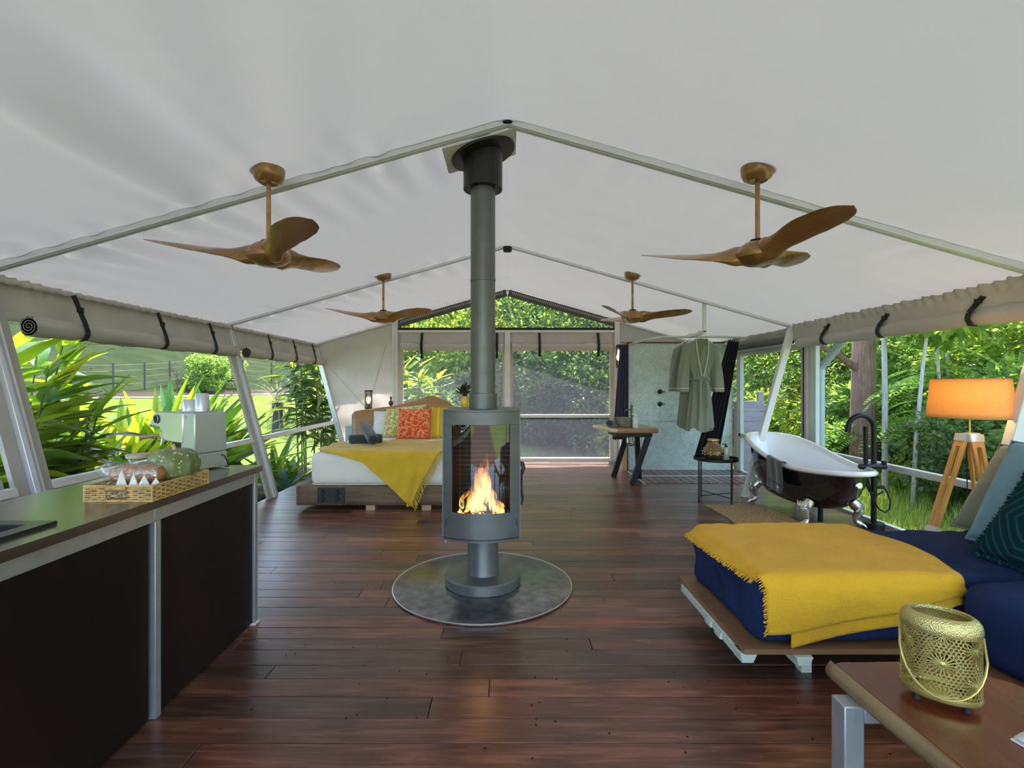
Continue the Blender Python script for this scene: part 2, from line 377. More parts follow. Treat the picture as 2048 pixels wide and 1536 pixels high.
MB().box(WX - .06, WX + .04, 6.3, 8.0, 1.84, 1.90).build('window_head', M_whitesteel, wv_, bevel=.004)
MB().grid(lambda u, v: (3.56 + .08 * v, lerp(6.2, 9.05, u), lerp(2.11, 1.97, v) + .012 * nz(u * 9, v)), 60, 4).build('valance', M_canvas, wv_, solid=.003)
rroll = lambda y: Vector((3.56, y, 1.905))
canvas_roll(rroll, 3.38, 6.08, .064, 'rolled beige canvas blind strapped up above the bathtub window', None, (3.80, 4.73, 5.58), -1)
g = thing('rolled_canvas_blind', 'dark grey rolled blind above the shower window', 'blind', (3.6, 7.2, 1.93))
MB().grid(lambda u, v: (3.6 + .045 * math.cos(2 * PI * u), lerp(6.34, 7.95, v), 1.955 + .05 * math.sin(2 * PI * u) + .008 * nz(v * 9, u)), 16, 24, cu=True).build('roll', plain('grey_roll', (.10, .10, .10), .6), g, world=True)
MB().tube([(3.57, 6.3, 1.90), (3.57, 7.95, 1.90)], .018, 10).build('bottom_bar', M_greysteel, g, world=True)

# ---- end wall
we = struct('wall_back')
EY = 9.1
def drape(pts, name, mat, wr_amp, parent, nu=40, nv=40, y=EY, fold=7):
    """quad of canvas between four corners (x,z), wrinkled"""
    a, b, c, d = pts
    def fn(u, v):
        x = lerp(lerp(a[0], b[0], u), lerp(d[0], c[0], u), v); z = lerp(lerp(a[1], b[1], u), lerp(d[1], c[1], u), v)
        k = 4 * u * (1 - u)
        return (x, y + wr_amp * (nz(x * 2.4, z * 2.4, 1) + .5 * math.sin(x * fold + z * fold * 1.6 + 2 * nz(x, z, 3)) * (1 - v)) , z)
    return MB().grid(fn, nu, nv).build(name, mat, parent, angle=80)
drape([(-2.93, .0), (-2.06, .0), (-2.06, roofz(2.06)), (-3.47, roofz(3.47))], 'canvas_panel', M_canvas, .045, we, 70, 70)
for sa, sb in ((P(640, 715, 9.03), P(762, 848, 9.03)), (P(772, 690, 9.03), P(738, 812, 9.03))): MB().tube([sa.lerp(sb, k / 8) for k in range(9)], .006, 5).build('seam', M_canvas, we)
drape([(1.98, 1.9), (3.70, 1.9), (3.70, roofz(3.7)), (1.98, roofz(1.98))], 'canvas_panel', M_roof, .008, we)
drape([(1.98, 0), (3.70, 0), (3.70, 1.95), (1.98, 1.95)], 'canvas_panel', M_canvas, .008, we, y=EY + .02)
for x0, x1, top in ((-2.09, -1.985, roofz(2.04)), (1.94, 2.03, roofz(1.99))):
    p = MB().box(x0, x1, EY - .06, EY + .04, 0, top - .01).build('post', M_whitesteel, we, bevel=.005)
    MB().box(x0 + .045, x0 + .052, EY - .064, EY - .06, .05, 2.3).build('groove', M_greysteel, p)
MB().box(-2.06, -1.90, EY - .03, EY + .03, 0, 2.32).build('sleeve', M_canvas, we)
MB().box(1.86, 1.96, EY - .03, EY + .03, 0, 2.32).build('sleeve', M_canvas, we)
mul = MB().box(-.05, .05, EY - .08, EY + .04, 0, 2.36).build('mullion', M_whitesteel, we, bevel=.004)
for x0, x1 in ((-.10, -.052), (.052, .10)): MB().box(x0, x1, EY - .03, EY + .03, 0, 2.34).build('sleeve', M_canvas, we)
for sx in (-1, 1):
    zt = MB()
    for k in range(60): zt.box(sx * .083 - .004, sx * .083 + .004, EY - .034, EY - .03, .1 + k * .034, .1 + k * .034 + .018)
    zt.build('zip_teeth', plain('zip_brown', (.35, .25, .22), .5) if 'zip_brown' not in MATS else MATS['zip_brown'], we)
MB().box(-2.0, 1.95, EY - .06, EY + .03, 2.33, 2.375).build('transom', M_whitesteel, we, bevel=.004)
MB().box(-2.0, 1.95, EY - .05, EY + .02, 2.375, 2.42).build('rubber_seal', M_dark, we)
MB().box(-2.0, 1.95, EY - .06, EY + .05, -.02, .06).build('sill', M_whitesteel, we, bevel=.006)
for i, (x0, x1) in enumerate(((-1.90, -.10), (.10, 1.86))):
    d = struct('door_%d' % (i + 1))
    MB().box(x0, x1, EY - .03, EY + .02, .79, .845).build('mid_rail', M_whitesteel, d, bevel=.004)
    for z0, z1 in ((.06, .79), (.845, 2.33)):
        MB().grid(lambda u, v: (lerp(x0, x1, u), EY + .006 * nz(u * 5, v * 5), lerp(z0, z1, v)), 10, 10).build('insect_screen', M_screen, d)
    MB().grid(lambda u, v: (lerp(x0 - .04, x1 + .04, u), EY - .045 - .012 * nz(u * 12, v, i) - .02 * v, lerp(2.34, 2.12, v)), 60, 6).build('valance', M_canvas, d, solid=.004, angle=80)
    t = thing('rolled_canvas_blind', ('rolled pale canvas blind above the screen behind the stove flue', 'rolled pale canvas blind in the screen door beside the washstand')[i], 'blind', ((x0 + x1) / 2, EY - .1, 2.06))
    sx = [lerp(x0, x1, k) for k in ((.20, .95) if i == 0 else (.27, .87))]
    def rp(u, v):
        x = lerp(x0 - .02, x1 + .02, v); a = 2 * PI * u; k = 1
        for s in sx: k -= .2 * math.exp(-((x - s) / .05) ** 2)
        rr = .068 * k * (1 + .15 * nz(a + math.sin(a), x * 3, i) + .07 * math.sin(a * 4 + x * 17) + .12 * nz(a * 2, x * 12, 3))
        return (x, EY - .10 + rr * math.cos(a), 2.065 + rr * math.sin(a))
    MB().grid(rp, 20, 110, cu=True).build('roll', M_canvas, t, world=True, angle=80)
    for s in sx:
        mb = MB(); q = [(s, EY - .085, 2.32), (s, EY - .16, 2.13), (s, EY - .172, 2.06), (s, EY - .15, 2.0), (s, EY - .12, 1.985), (s, EY - .13, 1.86 + .03 * (s > 0))]
        for k in range(5): mb.bar(q[k], q[k + 1], .045, .006, (0, -1, 0))
        mb.build('strap', M_strap, t, world=True)
# gable screen above the transom, with its laced edge
gw = struct('window_7')
gp = [(-1.98, 2.40), (1.94, 2.40), (1.94, roofz(1.94) - .03), (0, RZ - .03), (-1.98, roofz(1.98) - .03)]
MB().add([(x, EY, z) for x, z in gp], [(0, 1, 2, 3, 4)]).build('insect_screen', M_screen, gw, smooth=False)
for sgn in (-1, 1):
    e = MB().bar((sgn * .02, EY - .035, RZ - .075), (sgn * 1.97, EY - .035, roofz(1.97) - .075), .02, .125).build('laced_border', plain('border_grey', (.09, .09, .085), .8) if 'border_grey' not in MATS else MATS['border_grey'], gw)
    lc = MB()
    for k in range(48):
        x = .08 + k * .039; lc.bar((sgn * x, EY - .048, roofz(x) - .035), (sgn * (x + .03), EY - .048, roofz(x) - .085), .007, .012, (0, 1, 0))
    lc.build('lacing', M_whitesteel, e)
    MB().box(sgn * 1.95 - .03, sgn * 1.95 + .03, EY - .045, EY - .02, 2.38, roofz(1.95) - .05).build('side_border', MATS['border_grey'], gw)

# ---- floor: reclaimed boards
floor = struct('floor')
MB().box(-2.96, WX + .06, -2.0, EY + .08, -.34, -.034).build('subfloor', M_dark, floor, smooth=False)
rng = random.Random(3)
y = -1.9; row = 0
FX0, FX1 = -2.96, WX + .02
SH = (1.92, WX, 7.02, 8.02)                  # shower floor area
pm = {}
while y < EY + .02:
    w = rng.choice((.115, .125, .135, .145)) if y > .5 else .14
    x = FX0; first = True
    if abs(y - (FR[0])) < 0: pass
    while x < FX1 - .05:
        ln = rng.choice((1.9, 2.4, 2.9, 3.5)) if not first else rng.uniform(.7, 3.0)
        x1 = min(FX1, x + ln)
        if FX1 - x1 < .5: x1 = FX1
        segs = [(x, x1)]
        if y + w > SH[2] and y < SH[3] + .06:
            segs = [(a, min(b, SH[0])) for a, b in segs if a < SH[0]]
        for a, b in segs:
            if b - a > .05:
                key = (round(b - a, 3), w)
                o = MB().box(-(b - a) / 2 + .0015, (b - a) / 2 - .0015, -w / 2 + .0016, w / 2 - .0016, -.03, 0).build('plank', M_plank, floor, bevel=.002)
                o.location = ((a + b) / 2, y + w / 2, rng.uniform(-.0015, .001))
        x = x1; first = False
    y += w; row += 1
# shower floor: boards laid the other way inside a steel strip
tray = struct('trim_2')
MB().box(SH[0], SH[1], SH[2] + .0, SH[3] + .12, -.03, -.012).build('tray_base', plain('pale_tray', (.55, .56, .58), .45), tray)
k = 0; x = SH[0] + .03
while x < SH[1] - .03:
    MB().box(x, min(SH[1], x + .102), SH[2] + .03, 7.58, -.012, .003).build('shower_board', M_shower, tray, bevel=.002)
    MB().box(x, min(SH[1], x + .102), 7.62, SH[3] + .12, -.012, .003).build('shower_board', M_shower, tray, bevel=.002)
    x += .115
MB().box(SH[0], SH[1], 7.58, 7.62, -.01, .006).build('steel_strip', plain('pale_strip', (.72, .73, .76), .4, .3), tray)
MB().box(SH[0] - .0, SH[0] + .02, SH[2], SH[3], -.02, .005).build('steel_strip', MATS['pale_strip'], tray)
# screw heads in the near boards
sc = MB()
for k in range(130):
    sx_, sy_ = rng.uniform(-1.3, 1.9), rng.uniform(1.7, 3.6)
    sc.lathe([(0, .0014), (.004, .0014)], 6, (sx_, sy_, 0))
sc.build('screw_heads', M_greysteel, floor, kind='stuff')

# ------------------------------------------------------------------ ground outside
def ground_z(x, y):
    z = -.36
    if x < -4:
        d = -x - 4 + max(0, y - 12) * .35
        z += .055 * d + 3.4 * sstep(19, 34, d) + 5.0 * sstep(30, 55, d)
        z += .25 * sstep(15.6, 17.0, d)
    if x > 5: z += .22 * sstep(5, 14, x) * 3 + .04 * max(0, x - 10) + 5.0 * sstep(15, 26, x)
    if y > 11: z += (1.2 * sstep(12, 22, y) + 5.5 * sstep(19, 32, y)) * sstep(-11, -4, x) - .15
    return z + .05 * nz(x * .5, y * .5)
Mg, N, L, b, o = newmat('ground_cover')
g_ = N.new('ShaderNodeNewGeometry'); sx_ = N.new('ShaderNodeSeparateXYZ'); L.new(g_.outputs['Position'], sx_.inputs[0])
n1 = noise(N, L, g_.outputs['Position'], 1.1, 6, .65); n2 = noise(N, L, g_.outputs['Position'], 14, 4, .6); n3 = noise(N, L, g_.outputs['Position'], 90, 2, .6)
lawn = mixcol(N, L, .35, ramp(N, L, n1, [(.3, (.072, .125, .010)), (.55, (.105, .158, .013)), (.75, (.15, .172, .024))]), ramp(N, L, n2, [(.3, (.045, .078, .007)), (.7, (.13, .15, .022))]))
mulch = ramp(N, L, n3, [(.3, (.035, .027, .022)), (.55, (.075, .055, .045)), (.72, (.20, .14, .11))])
forest = mixcol(N, L, .5, ramp(N, L, n2, [(.3, (.05, .07, .02)), (.6, (.13, .17, .05)), (.8, (.22, .18, .10))]), ramp(N, L, n1, [(.4, (.12, .09, .05)), (.6, (.12, .24, .04))]))
def mathn(op, a, bv):
    x = N.new('ShaderNodeMath'); x.operation = op; x.use_clamp = True
    if hasattr(a, 'is_output'): L.new(a, x.inputs[0])
    else: x.inputs[0].default_value = a
    if hasattr(bv, 'is_output'): L.new(bv, x.inputs[1])
    else: x.inputs[1].default_value = bv
    return x.outputs[0]
def thresh(sock, a, b_):
    mr = N.new('ShaderNodeMapRange'); mr.interpolation_type = 'SMOOTHSTEP'; L.new(sock, mr.inputs[0]); mr.inputs[1].default_value = a; mr.inputs[2].default_value = b_; return mr.outputs[0]
wob = N.new('ShaderNodeMath'); wob.operation = 'MULTIPLY_ADD'; L.new(n1, wob.inputs[0]); wob.inputs[1].default_value = 1.6; L.new(sx_.outputs[0], wob.inputs[2])
col = mixcol(N, L, thresh(wob.outputs[0], -4.4, -4.0), lawn, mulch)
rough_shaded = mixcol(N, L, .5, ramp(N, L, n2, [(.3, (.005, .014, .003)), (.7, (.022, .036, .008))]), ramp(N, L, n1, [(.35, (.006, .018, .004)), (.7, (.03, .046, .010))]))  # rough hillside grass, with the shade of the trees darkened into its colour
bank_ = ramp(N, L, n2, [(.3, (.025, .016, .014)), (.6, (.06, .035, .028)), (.8, (.05, .055, .025))])
dd = N.new('ShaderNodeMath'); dd.operation = 'MULTIPLY_ADD'; mxy = N.new('ShaderNodeMath'); mxy.operation = 'SUBTRACT'; L.new(sx_.outputs[1], mxy.inputs[0]); mxy.inputs[1].default_value = 12
mx0 = N.new('ShaderNodeMath'); mx0.operation = 'MAXIMUM'; L.new(mxy.outputs[0], mx0.inputs[0]); mx0.inputs[1].default_value = 0
L.new(mx0.outputs[0], dd.inputs[0]); dd.inputs[1].default_value = -.35; L.new(wob.outputs[0], dd.inputs[2])       # minus distance across the lawn
col = mixcol(N, L, thresh(dd.outputs[0], -21.3, -21.8), col, bank_)
col = mixcol(N, L, thresh(dd.outputs[0], -23.2, -24.4), col, rough_shaded)
col = mixcol(N, L, thresh(wob.outputs[0], 4.6, 5.6), col, forest)
col = mixcol(N, L, mathn('MULTIPLY', thresh(sx_.outputs[1], 10.5, 12.5), thresh(sx_.outputs[0], -8, -4)), col, forest)
L.new(col, b.inputs['Base Color']); b.inputs['Roughness'].default_value = .9; b.inputs['Specular IOR Level'].default_value = .1
bump(N, L, b, n3, .5, .03)
gr = struct('ground')
MB().grid(lambda u, v: (lerp(-75, 45, u), lerp(-25, 70, v), ground_z(lerp(-75, 45, u), lerp(-25, 70, v))), 200, 160).build('terrain', Mg, gr)
# ------------------------------------------------------------------ wood stove
M_iron = plain('stove_steel', (.15, .152, .148), .42, .45, var=.12, vscale=9)
M_ironblack = plain('flue_black', (.022, .022, .022), .42, .3, var=.15, vscale=12)
M_hearth = plain('hearth_plate', (.22, .225, .225), .26, .8, var=.4, vscale=14, bmp=.1, bscale=30)
SX, SY = -.172, 3.5
hp = thing('hearth_plate', 'round dark steel hearth plate under the wood stove', 'hearth', (SX, SY, 0))
MB().lathe([(0, 0), (.612, 0), (.62, .004), (.62, .010), (.612, .014), (0, .014)], 96).build('plate', M_hearth, hp)
MB().tube([(.617 * math.cos(a), .617 * math.sin(a), .012) for a in [2 * PI * k / 96 for k in range(96)]], .004, 6, closed=True).build('rim', plain('bright_rim', (.7, .7, .66), .3, .9), hp)
st = thing('wood_stove', 'dark grey steel pedestal wood stove with glass door and tall flue', 'stove', (SX, SY, .014))
MB().lathe([(0, 0), (.258, 0), (.264, .006), (.264, .062), (.256, .072), (0, .072)], 64).build('base', M_iron, st)
MB().lathe([(.112, .072), (.108, .08), (.106, .37)], 40).build('pedestal', M_iron, st)
# body: straight sides, bowed front
HW = .252; FB = .085                          # half width, bow of the front
def fy(x): return -.205 - FB * (1 - (x / HW) ** 2)
def curved(x0, x1, z0, z1, t=.012, n=10, off=0.0):
    mb = MB(); vs = []; fs = []
    for k in range(n + 1):
        x = lerp(x0, x1, k / n); y = fy(x) + off
        vs += [(x, y, z0), (x, y, z1), (x, y + t, z1), (x, y + t, z0)]
    for k in range(n):
        a = k * 4; b = a + 4
        for q in range(4): fs.append((a + q, a + (q + 1) % 4, b + (q + 1) % 4, b + q))
    fs += [(0, 1, 2, 3), (n * 4 + 3, n * 4 + 2, n * 4 + 1, n * 4)]
    return mb.add(vs, fs)
Z0, Z1 = .372, 1.205; WXa, WXb, WZa, WZb = -.192, .188, .548, 1.120
curved(-HW, HW, Z0, WZa, n=24).build('door_band', M_iron, st, bevel=.002)
curved(-HW, HW, WZb, Z1, n=24).build('door_band', M_iron, st, bevel=.002)
curved(-HW, WXa, WZa, WZb, n=6).build('door_stile', M_iron, st)
curved(WXb, HW, WZa, WZb, n=6).build('door_stile', M_iron, st)
poly = [(lerp(-HW, HW, k / 24), fy(lerp(-HW, HW, k / 24))) for k in range(25)] + [(HW, .16), (.17, .225), (-.17, .225), (-HW, .16)]
MB().prism(poly, Z1, Z1 + .012, 'z').build('top_plate', M_iron, st, bevel=.002)
MB().prism(poly, Z0 - .01, Z0 + .012, 'z').build('bottom_plate', M_iron, st)
side = MB()
for s in (-1, 1): side.box(s * HW - .006, s * HW + .006, -.205, .16, Z0, Z1)
side.box(-.17, .17, .215, .228, Z0, Z1)
for s in (-1, 1): side.hexa([(s * HW, .16, Z0), (s * .17, .225, Z0), (s * .165, .215, Z0), (s * (HW - .01), .155, Z0), (s * HW, .16, Z1), (s * .17, .225, Z1), (s * .165, .215, Z1), (s * (HW - .01), .155, Z1)])
side.build('side_panel', M_iron, st)
curved(WXa - .004, WXb + .004, WZa - .004, WZb + .004, t=.004, n=14, off=.008).build('glass_pane', glassy('stove_glass', (.80, .80, .80), .10, .01), st)
fb = MB(); fb.box(-.235, .235, .13, .14, .44, 1.18); fb.box(-.235, -.228, -.2, .13, .44, 1.18); fb.box(.228, .235, -.2, .13, .44, 1.18); fb.box(-.235, .235, -.22, .13, .46, .50)
fb.build('firebox', plain('firebrick_black', (.018, .017, .016), .8), st)
lv = MB()
for k in range(16): lv.box(-.2, .2, .118, .13, .56 + k * .034, .572 + k * .034)
lv.build('back_louvres', plain('louvre', (.03, .03, .03), .5), st)
M_char = plain('charred_log', (.018, .014, .012), .9, 0, .4, 12, .8, 30)
def log(a, b, r):
    a = Vector(a); b = Vector(b); pts = [a.lerp(b, t) + Vector((.006 * nz(t * 4, r * 50), .006 * nz(t * 5, r * 70), 0)) for t in [k / 8 for k in range(9)]]
    MB().tube(pts, [r * (1 + .12 * nz(k * 1.3, r * 99)) for k in range(9)], 12).build('log', M_char, st)
log((-.06, -.08, .50), (-.02, -.02, .77), .040); log((.045, -.10, .50), (.022, -.05, .725), .036); log((.13, -.06, .50), (.05, .02, .66), .034); log((-.16, -.06, .52), (-.05, .02, .62), .03)
Mf, N, L, b, o = newmat('flame')
tc = coords(N, L, (1, 1, 1), 'Generated'); sp = N.new('ShaderNodeSeparateXYZ'); L.new(tc, sp.inputs[0])
oc = coords(N, L, (55, 55, 9)); nn = noise(N, L, oc, 1.0, 4, .6, .5)
fc = ramp(N, L, sp.outputs[2], [(0, (1.0, .62, .16)), (.35, (1.0, .72, .26)), (.7, (1.0, .36, .05)), (1, (.9, .16, .02))])
em = N.new('ShaderNodeEmission'); L.new(fc, em.inputs[0])
sh = N.new('ShaderNodeMapRange'); L.new(sp.outputs[2], sh.inputs[0]); sh.inputs[3].default_value = 1.6; sh.inputs[4].default_value = .55; L.new(sh.outputs[0], em.inputs[1])
tr = N.new('ShaderNodeBsdfTransparent'); mx = N.new('ShaderNodeMixShader')
al = N.new('ShaderNodeMath'); al.operation = 'MULTIPLY'; al.use_clamp = True; L.new(ramp(N, L, nn, [(.40, 0.0), (.62, .8)]), al.inputs[0]); L.new(ramp(N, L, sp.outputs[2], [(0, .9), (.55, .75), (1, .02)]), al.inputs[1])
L.new(al.outputs[0], mx.inputs[0]); L.new(tr.outputs[0], mx.inputs[1]); L.new(em.outputs[0], mx.inputs[2]); L.new(mx.outputs[0], o.inputs[0])
def flame(x, y, z, h, r, lean, ph):
    pts = []; rr = []
    for k in range(13):
        t = k / 12; pts.append((x + lean * t * t + .018 * math.sin(t * 7 + ph) * t, y + .012 * math.cos(t * 6 + ph) * t, z + h * t)); rr.append(r * (math.sin(PI * min(1, (t * .9 + .12))) ** .8 * (1 - t * .55)) + .001)
    MB().tube(pts, rr, 12, caps=False).build('flame', Mf, st)
rfl = random.Random(14)
for k in range(34):
    x = rfl.gauss(-.02, .085); x = max(-.18, min(.17, x)); c = math.exp(-((x - .01) / .07) ** 2); left = math.exp(-((x + .13) / .04) ** 2)
    flame(x, rfl.uniform(-.14, .0), .50 + .12 * c * rfl.random(), .09 + .26 * c * rfl.uniform(.6, 1.1) + .09 * left, rfl.uniform(.014, .030), (-.02 - x) * .35 + rfl.uniform(-.02, .02), rfl.uniform(0, 6.28))
em_b = MB()
for k in range(40): em_b.lathe([(0, -.008), (.011, 0), (0, .008)], 6, (random.uniform(-.17, .17), random.uniform(-.16, .05), .508))
em_b.build('embers', emit('ember', (1.0, .28, .04), 2.2), st, kind='stuff')
fl = bpy.data.lights.new('fire_glow', 'POINT'); fl.energy = 4; fl.color = (1, .5, .15); fl.shadow_soft_size = .06
flo = bpy.data.objects.new('fire_glow', fl); COL.objects.link(flo); flo.parent = st; flo.location = (0, -.1, .75); fl.energy = 2.0
MB().tube([(HW + .002, -.16, .86), (HW + .018, -.175, .855), (HW + .026, -.18, .83), (HW + .012, -.18, .78), (HW + .010, -.18, .70), (HW + .02, -.18, .62), (HW + .012, -.18, .585)], [.014, .016, .014, .009, .009, .008, .005], 10).build('handle', M_ironblack, st)
for x in (-.235, .09): MB().lathe([(0, -.03), (.006, -.026), (.006, 0)], 10, (x, -.19, Z0 - .008)).build('adjusting_bolt', plain('bolt', (.6, .6, .58), .35, .8) if 'bolt' not in MATS else MATS['bolt'], st)
MB().lathe([(.099, Z1 + .01), (.099, Z1 + .115), (.088, Z1 + .118)], 40).build('flue_collar', M_iron, st)
MB().lathe([(.0865, Z1 + .1), (.0865, 2.10), (.089, 2.103), (.089, 2.118), (.0865, 2.12), (.0865, 2.86)], 40).build('flue_pipe', M_iron, st)
ca = MB().lathe([(.10, 2.745), (.136, 2.745), (.136, 3.075)], 48).build('flue_casing', M_ironblack, st)
for k in range(16):
    a = 2 * PI * k / 16; MB().lathe([(0, 2.7435), (.006, 2.7435)], 8, (.122 * math.cos(a), .122 * math.sin(a), 0)).build('vent_hole', M_dark, ca)
pl = MB(); ty = Matrix.Rotation(-math.atan(RS), 4, 'Y'); cz = roofz(SX) - .014 - .06
pl.m = Matrix.Translation((0, 0, cz)) @ ty
pl.prism([(-.255, -.225), (.225, -.225), (.24, -.21), (.24, .15), (.225, .165), (-.255, .165), (-.27, .15), (-.27, -.21)], -.006, .004, 'z'); pl.build('ceiling_plate', plain('white_plate', (.78, .77, .74), .5), st, bevel=.002)
fg = MB(); fg.m = Matrix.Translation((0, 0, cz)) @ ty; fg.lathe([(.13, -.030), (.225, -.022), (.228, -.012), (.228, -.006)], 56); fg.build('flange', M_ironblack, st)

# ------------------------------------------------------------------ ceiling fans
M_fan = wood('fan_bronze', (.15, .062, .018), (.31, .145, .042), (.52, .31, .11), 'x', .28, .28, .5, bmp=.04); MATS['fan_bronze'].node_tree.nodes['Principled BSDF'].inputs['Metallic'].default_value = .35
def make_fan(label):
    t = thing('ceiling_fan', label, 'ceiling fan', (0, 0, 0))
    MB().lathe([(0, .448), (.03, .446), (.055, .44), (.078, .455), (.092, .485), (.095, .515), (.095, .53), (0, .53)], 36).build('canopy', M_fan, t)
    MB().lathe([(.014, .05), (.014, .45)], 16).build('down_rod', M_fan, t)
    hb = MB().lathe([(0, -.075), (.05, -.071), (.095, -.056), (.128, -.026), (.132, -.005), (.112, .035), (.075, .064), (.03, .078), (0, .079)], 36).build('hub', M_fan, t)
    MB().lathe([(.042, .074), (.045, .08), (.04, .086), (.012, .088)], 24).build('hub_cap', M_black, hb)
    for k in range(3):
        bm_ = MB(); bm_.m = Matrix.Rotation(2 * PI * k / 3, 4, 'Z')
        def fn(u, v):
            t_ = v; r = .03 + .65 * t_
            ch = interp([(0, .10), (.08, .14), (.16, .155), (.25, .125), (.36, .125), (.5, .155), (.68, .175), (.85, .165), (.94, .125), (.985, .06), (1, .012)], t_)
            pit = -R(interp([(0, 58), (.15, 50), (.3, 36), (.5, 25), (1, 14)], t_))
            a = 2 * PI * u; th = interp([(0, .03), (.08, .05), (.14, .046), (.22, .030), (.34, .014), (.5, .008), (1, .003)], t_)
            w = ch / 2 * math.cos(a); h = th * math.sin(a)
            cy = interp([(0, .0), (.3, -.02), (.6, -.02), (1, .035)], t_); cz = interp([(0, -.005), (.2, .0), (.4, .012), (1, .052)], t_)
            return (r, cy + w * math.cos(pit) - h * math.sin(pit), cz + w * math.sin(pit) + h * math.cos(pit))
        bm_.grid(fn, 18, 40, cu=True); bm_.build('blade', M_fan, t, angle=70)
    return t
f0 = make_fan('bronze wooden ceiling fan above the worktop')
for i, (x, y, a, lab) in enumerate(((-1.476, 3.09, -50, 'bronze three-blade ceiling fan hung above the kitchen worktop'), (1.515, 3.03, -83, 'bronze three-blade ceiling fan hung above the blue daybed'),
                                    (-1.487, 5.99, -28, 'bronze three-blade ceiling fan hung above the wooden bed'), (1.485, 5.94, -12, 'bronze three-blade ceiling fan hung near the hanging robes'))):
    o = f0 if i == 0 else copy_tree(f0)
    o['label'] = lab; o['group'] = 'bronze ceiling fans'
    o.location = (x, y, roofz(x) - .53 + .02); o.rotation_euler = (0, 0, R(a))
# smoke detector at the ridge
sd_ = thing('smoke_detector', 'small round black smoke detector at the roof ridge', 'smoke detector', (0, 6.14, RZ - .11))
MB().lathe([(0, 0), (.04, .004), (.052, .012), (.055, .03), (.055, .065), (0, .065)], 28).build('body', M_black, sd_)
MB().lathe([(0, -.004), (.012, -.002), (.014, .004)], 14).build('sensor', M_greysteel, sd_)

# ------------------------------------------------------------------ kitchen
CX, CT, CE = -1.47, .92, 2.94
M_panel = plain('dark_panel', (.014, .008, .007), .45, 0, var=.3, vscale=5, spec=.2, stretch=(1, 1, .3))
M_top = wood('worktop_wood', (.035, .022, .015), (.06, .038, .026), (.095, .062, .042), 'y', .8, .22, .7, bmp=.05)
M_zinc = plain('galvanised_frame', (.46, .48, .49), .42, .65, var=.08, vscale=20)
units = [(2.085, CE, 'dark brown cabinet front in a grey steel frame under the coffee machine end'), (1.23, 2.085, 'dark brown cabinet front in a grey steel frame under the sink end'), (.4, 1.23, 'dark brown cabinet front in a grey steel frame past the sink')]
for (y0, y1, lab) in units:
    t = thing('kitchen_cabinet', lab, 'cabinet', ((CX - .28), (y0 + y1) / 2, 0))
    MB().box(-2.03, CX - .03, y0 + .003, y1 - .003, .03, CT - .04).build('body', M_panel, t, world=True)
    MB().box(CX - .028, CX - .012, y0 + .02, y1 - .02, .012, CT - .10).build('front_panel', M_panel, t, world=True, bevel=.002)
    MB().box(CX - .03, CX, y0, y1, CT - .095, CT - .035).build('top_rail', M_zinc, t, world=True, bevel=.003)
    MB().box(CX - .03, CX + .002, y0, y0 + .035, 0, CT - .095).build('corner_post', M_zinc, t, world=True, bevel=.003)
    if y1 == CE:
        MB().box(CX - .04, CX + .002, y1 - .035, y1, .012, CT - .035).build('corner_post', M_zinc, t, world=True, bevel=.003)
        MB().box(CX - .05, CX + .01, y1 - .045, y1 + .008, 0, .012).build('foot_cap', M_whitesteel, t, world=True, bevel=.003)
wt = thing('worktop', 'long dark polished timber worktop along the kitchen cabinets', 'worktop', (-1.76, 1.65, CT - .034))
hx0, hx1, hy0, hy1 = -1.97, -1.60, 1.10, 1.665
w_ = MB(); w_.box(-2.07, CX + .02, hy1, CE + .02, CT - .034, CT); w_.box(-2.07, CX + .02, .3, hy0, CT - .034, CT); w_.box(-2.07, hx0, hy0, hy1, CT - .034, CT); w_.box(hx1, CX + .02, hy0, hy1, CT - .034, CT)
w_.build('slab', M_top, wt, world=True, smooth=False)
sk = thing('kitchen_sink', 'black inset sink with raised flat rim in the worktop', 'sink', (-1.77, 1.4, CT))
M_sink = plain('sink_black', (.02, .022, .022), .25, .1)
s_ = MB(); s_.box(hx0 - .05, hx1 + .055, hy1 - .0, hy1 + .05, CT, CT + .012); s_.box(hx0 - .05, hx1 + .055, hy0 - .05, hy0, CT, CT + .012); s_.box(hx0 - .05, hx0, hy0, hy1, CT, CT + .012); s_.box(hx1, hx1 + .055, hy0, hy1, CT, CT + .012)
s_.build('rim', M_sink, sk, world=True, smooth=False)
s_ = MB(); s_.box(hx0, hx1, hy0, hy1, CT - .2, CT - .19); s_.box(hx0, hx0 + .006, hy0, hy1, CT - .2, CT + .01); s_.box(hx1 - .006, hx1, hy0, hy1, CT - .2, CT + .01); s_.box(hx0, hx1, hy0, hy0 + .006, CT - .2, CT + .01); s_.box(hx0, hx1, hy1 - .006, hy1, CT - .2, CT + .01)
s_.build('bowl', M_sink, sk, world=True, smooth=False)

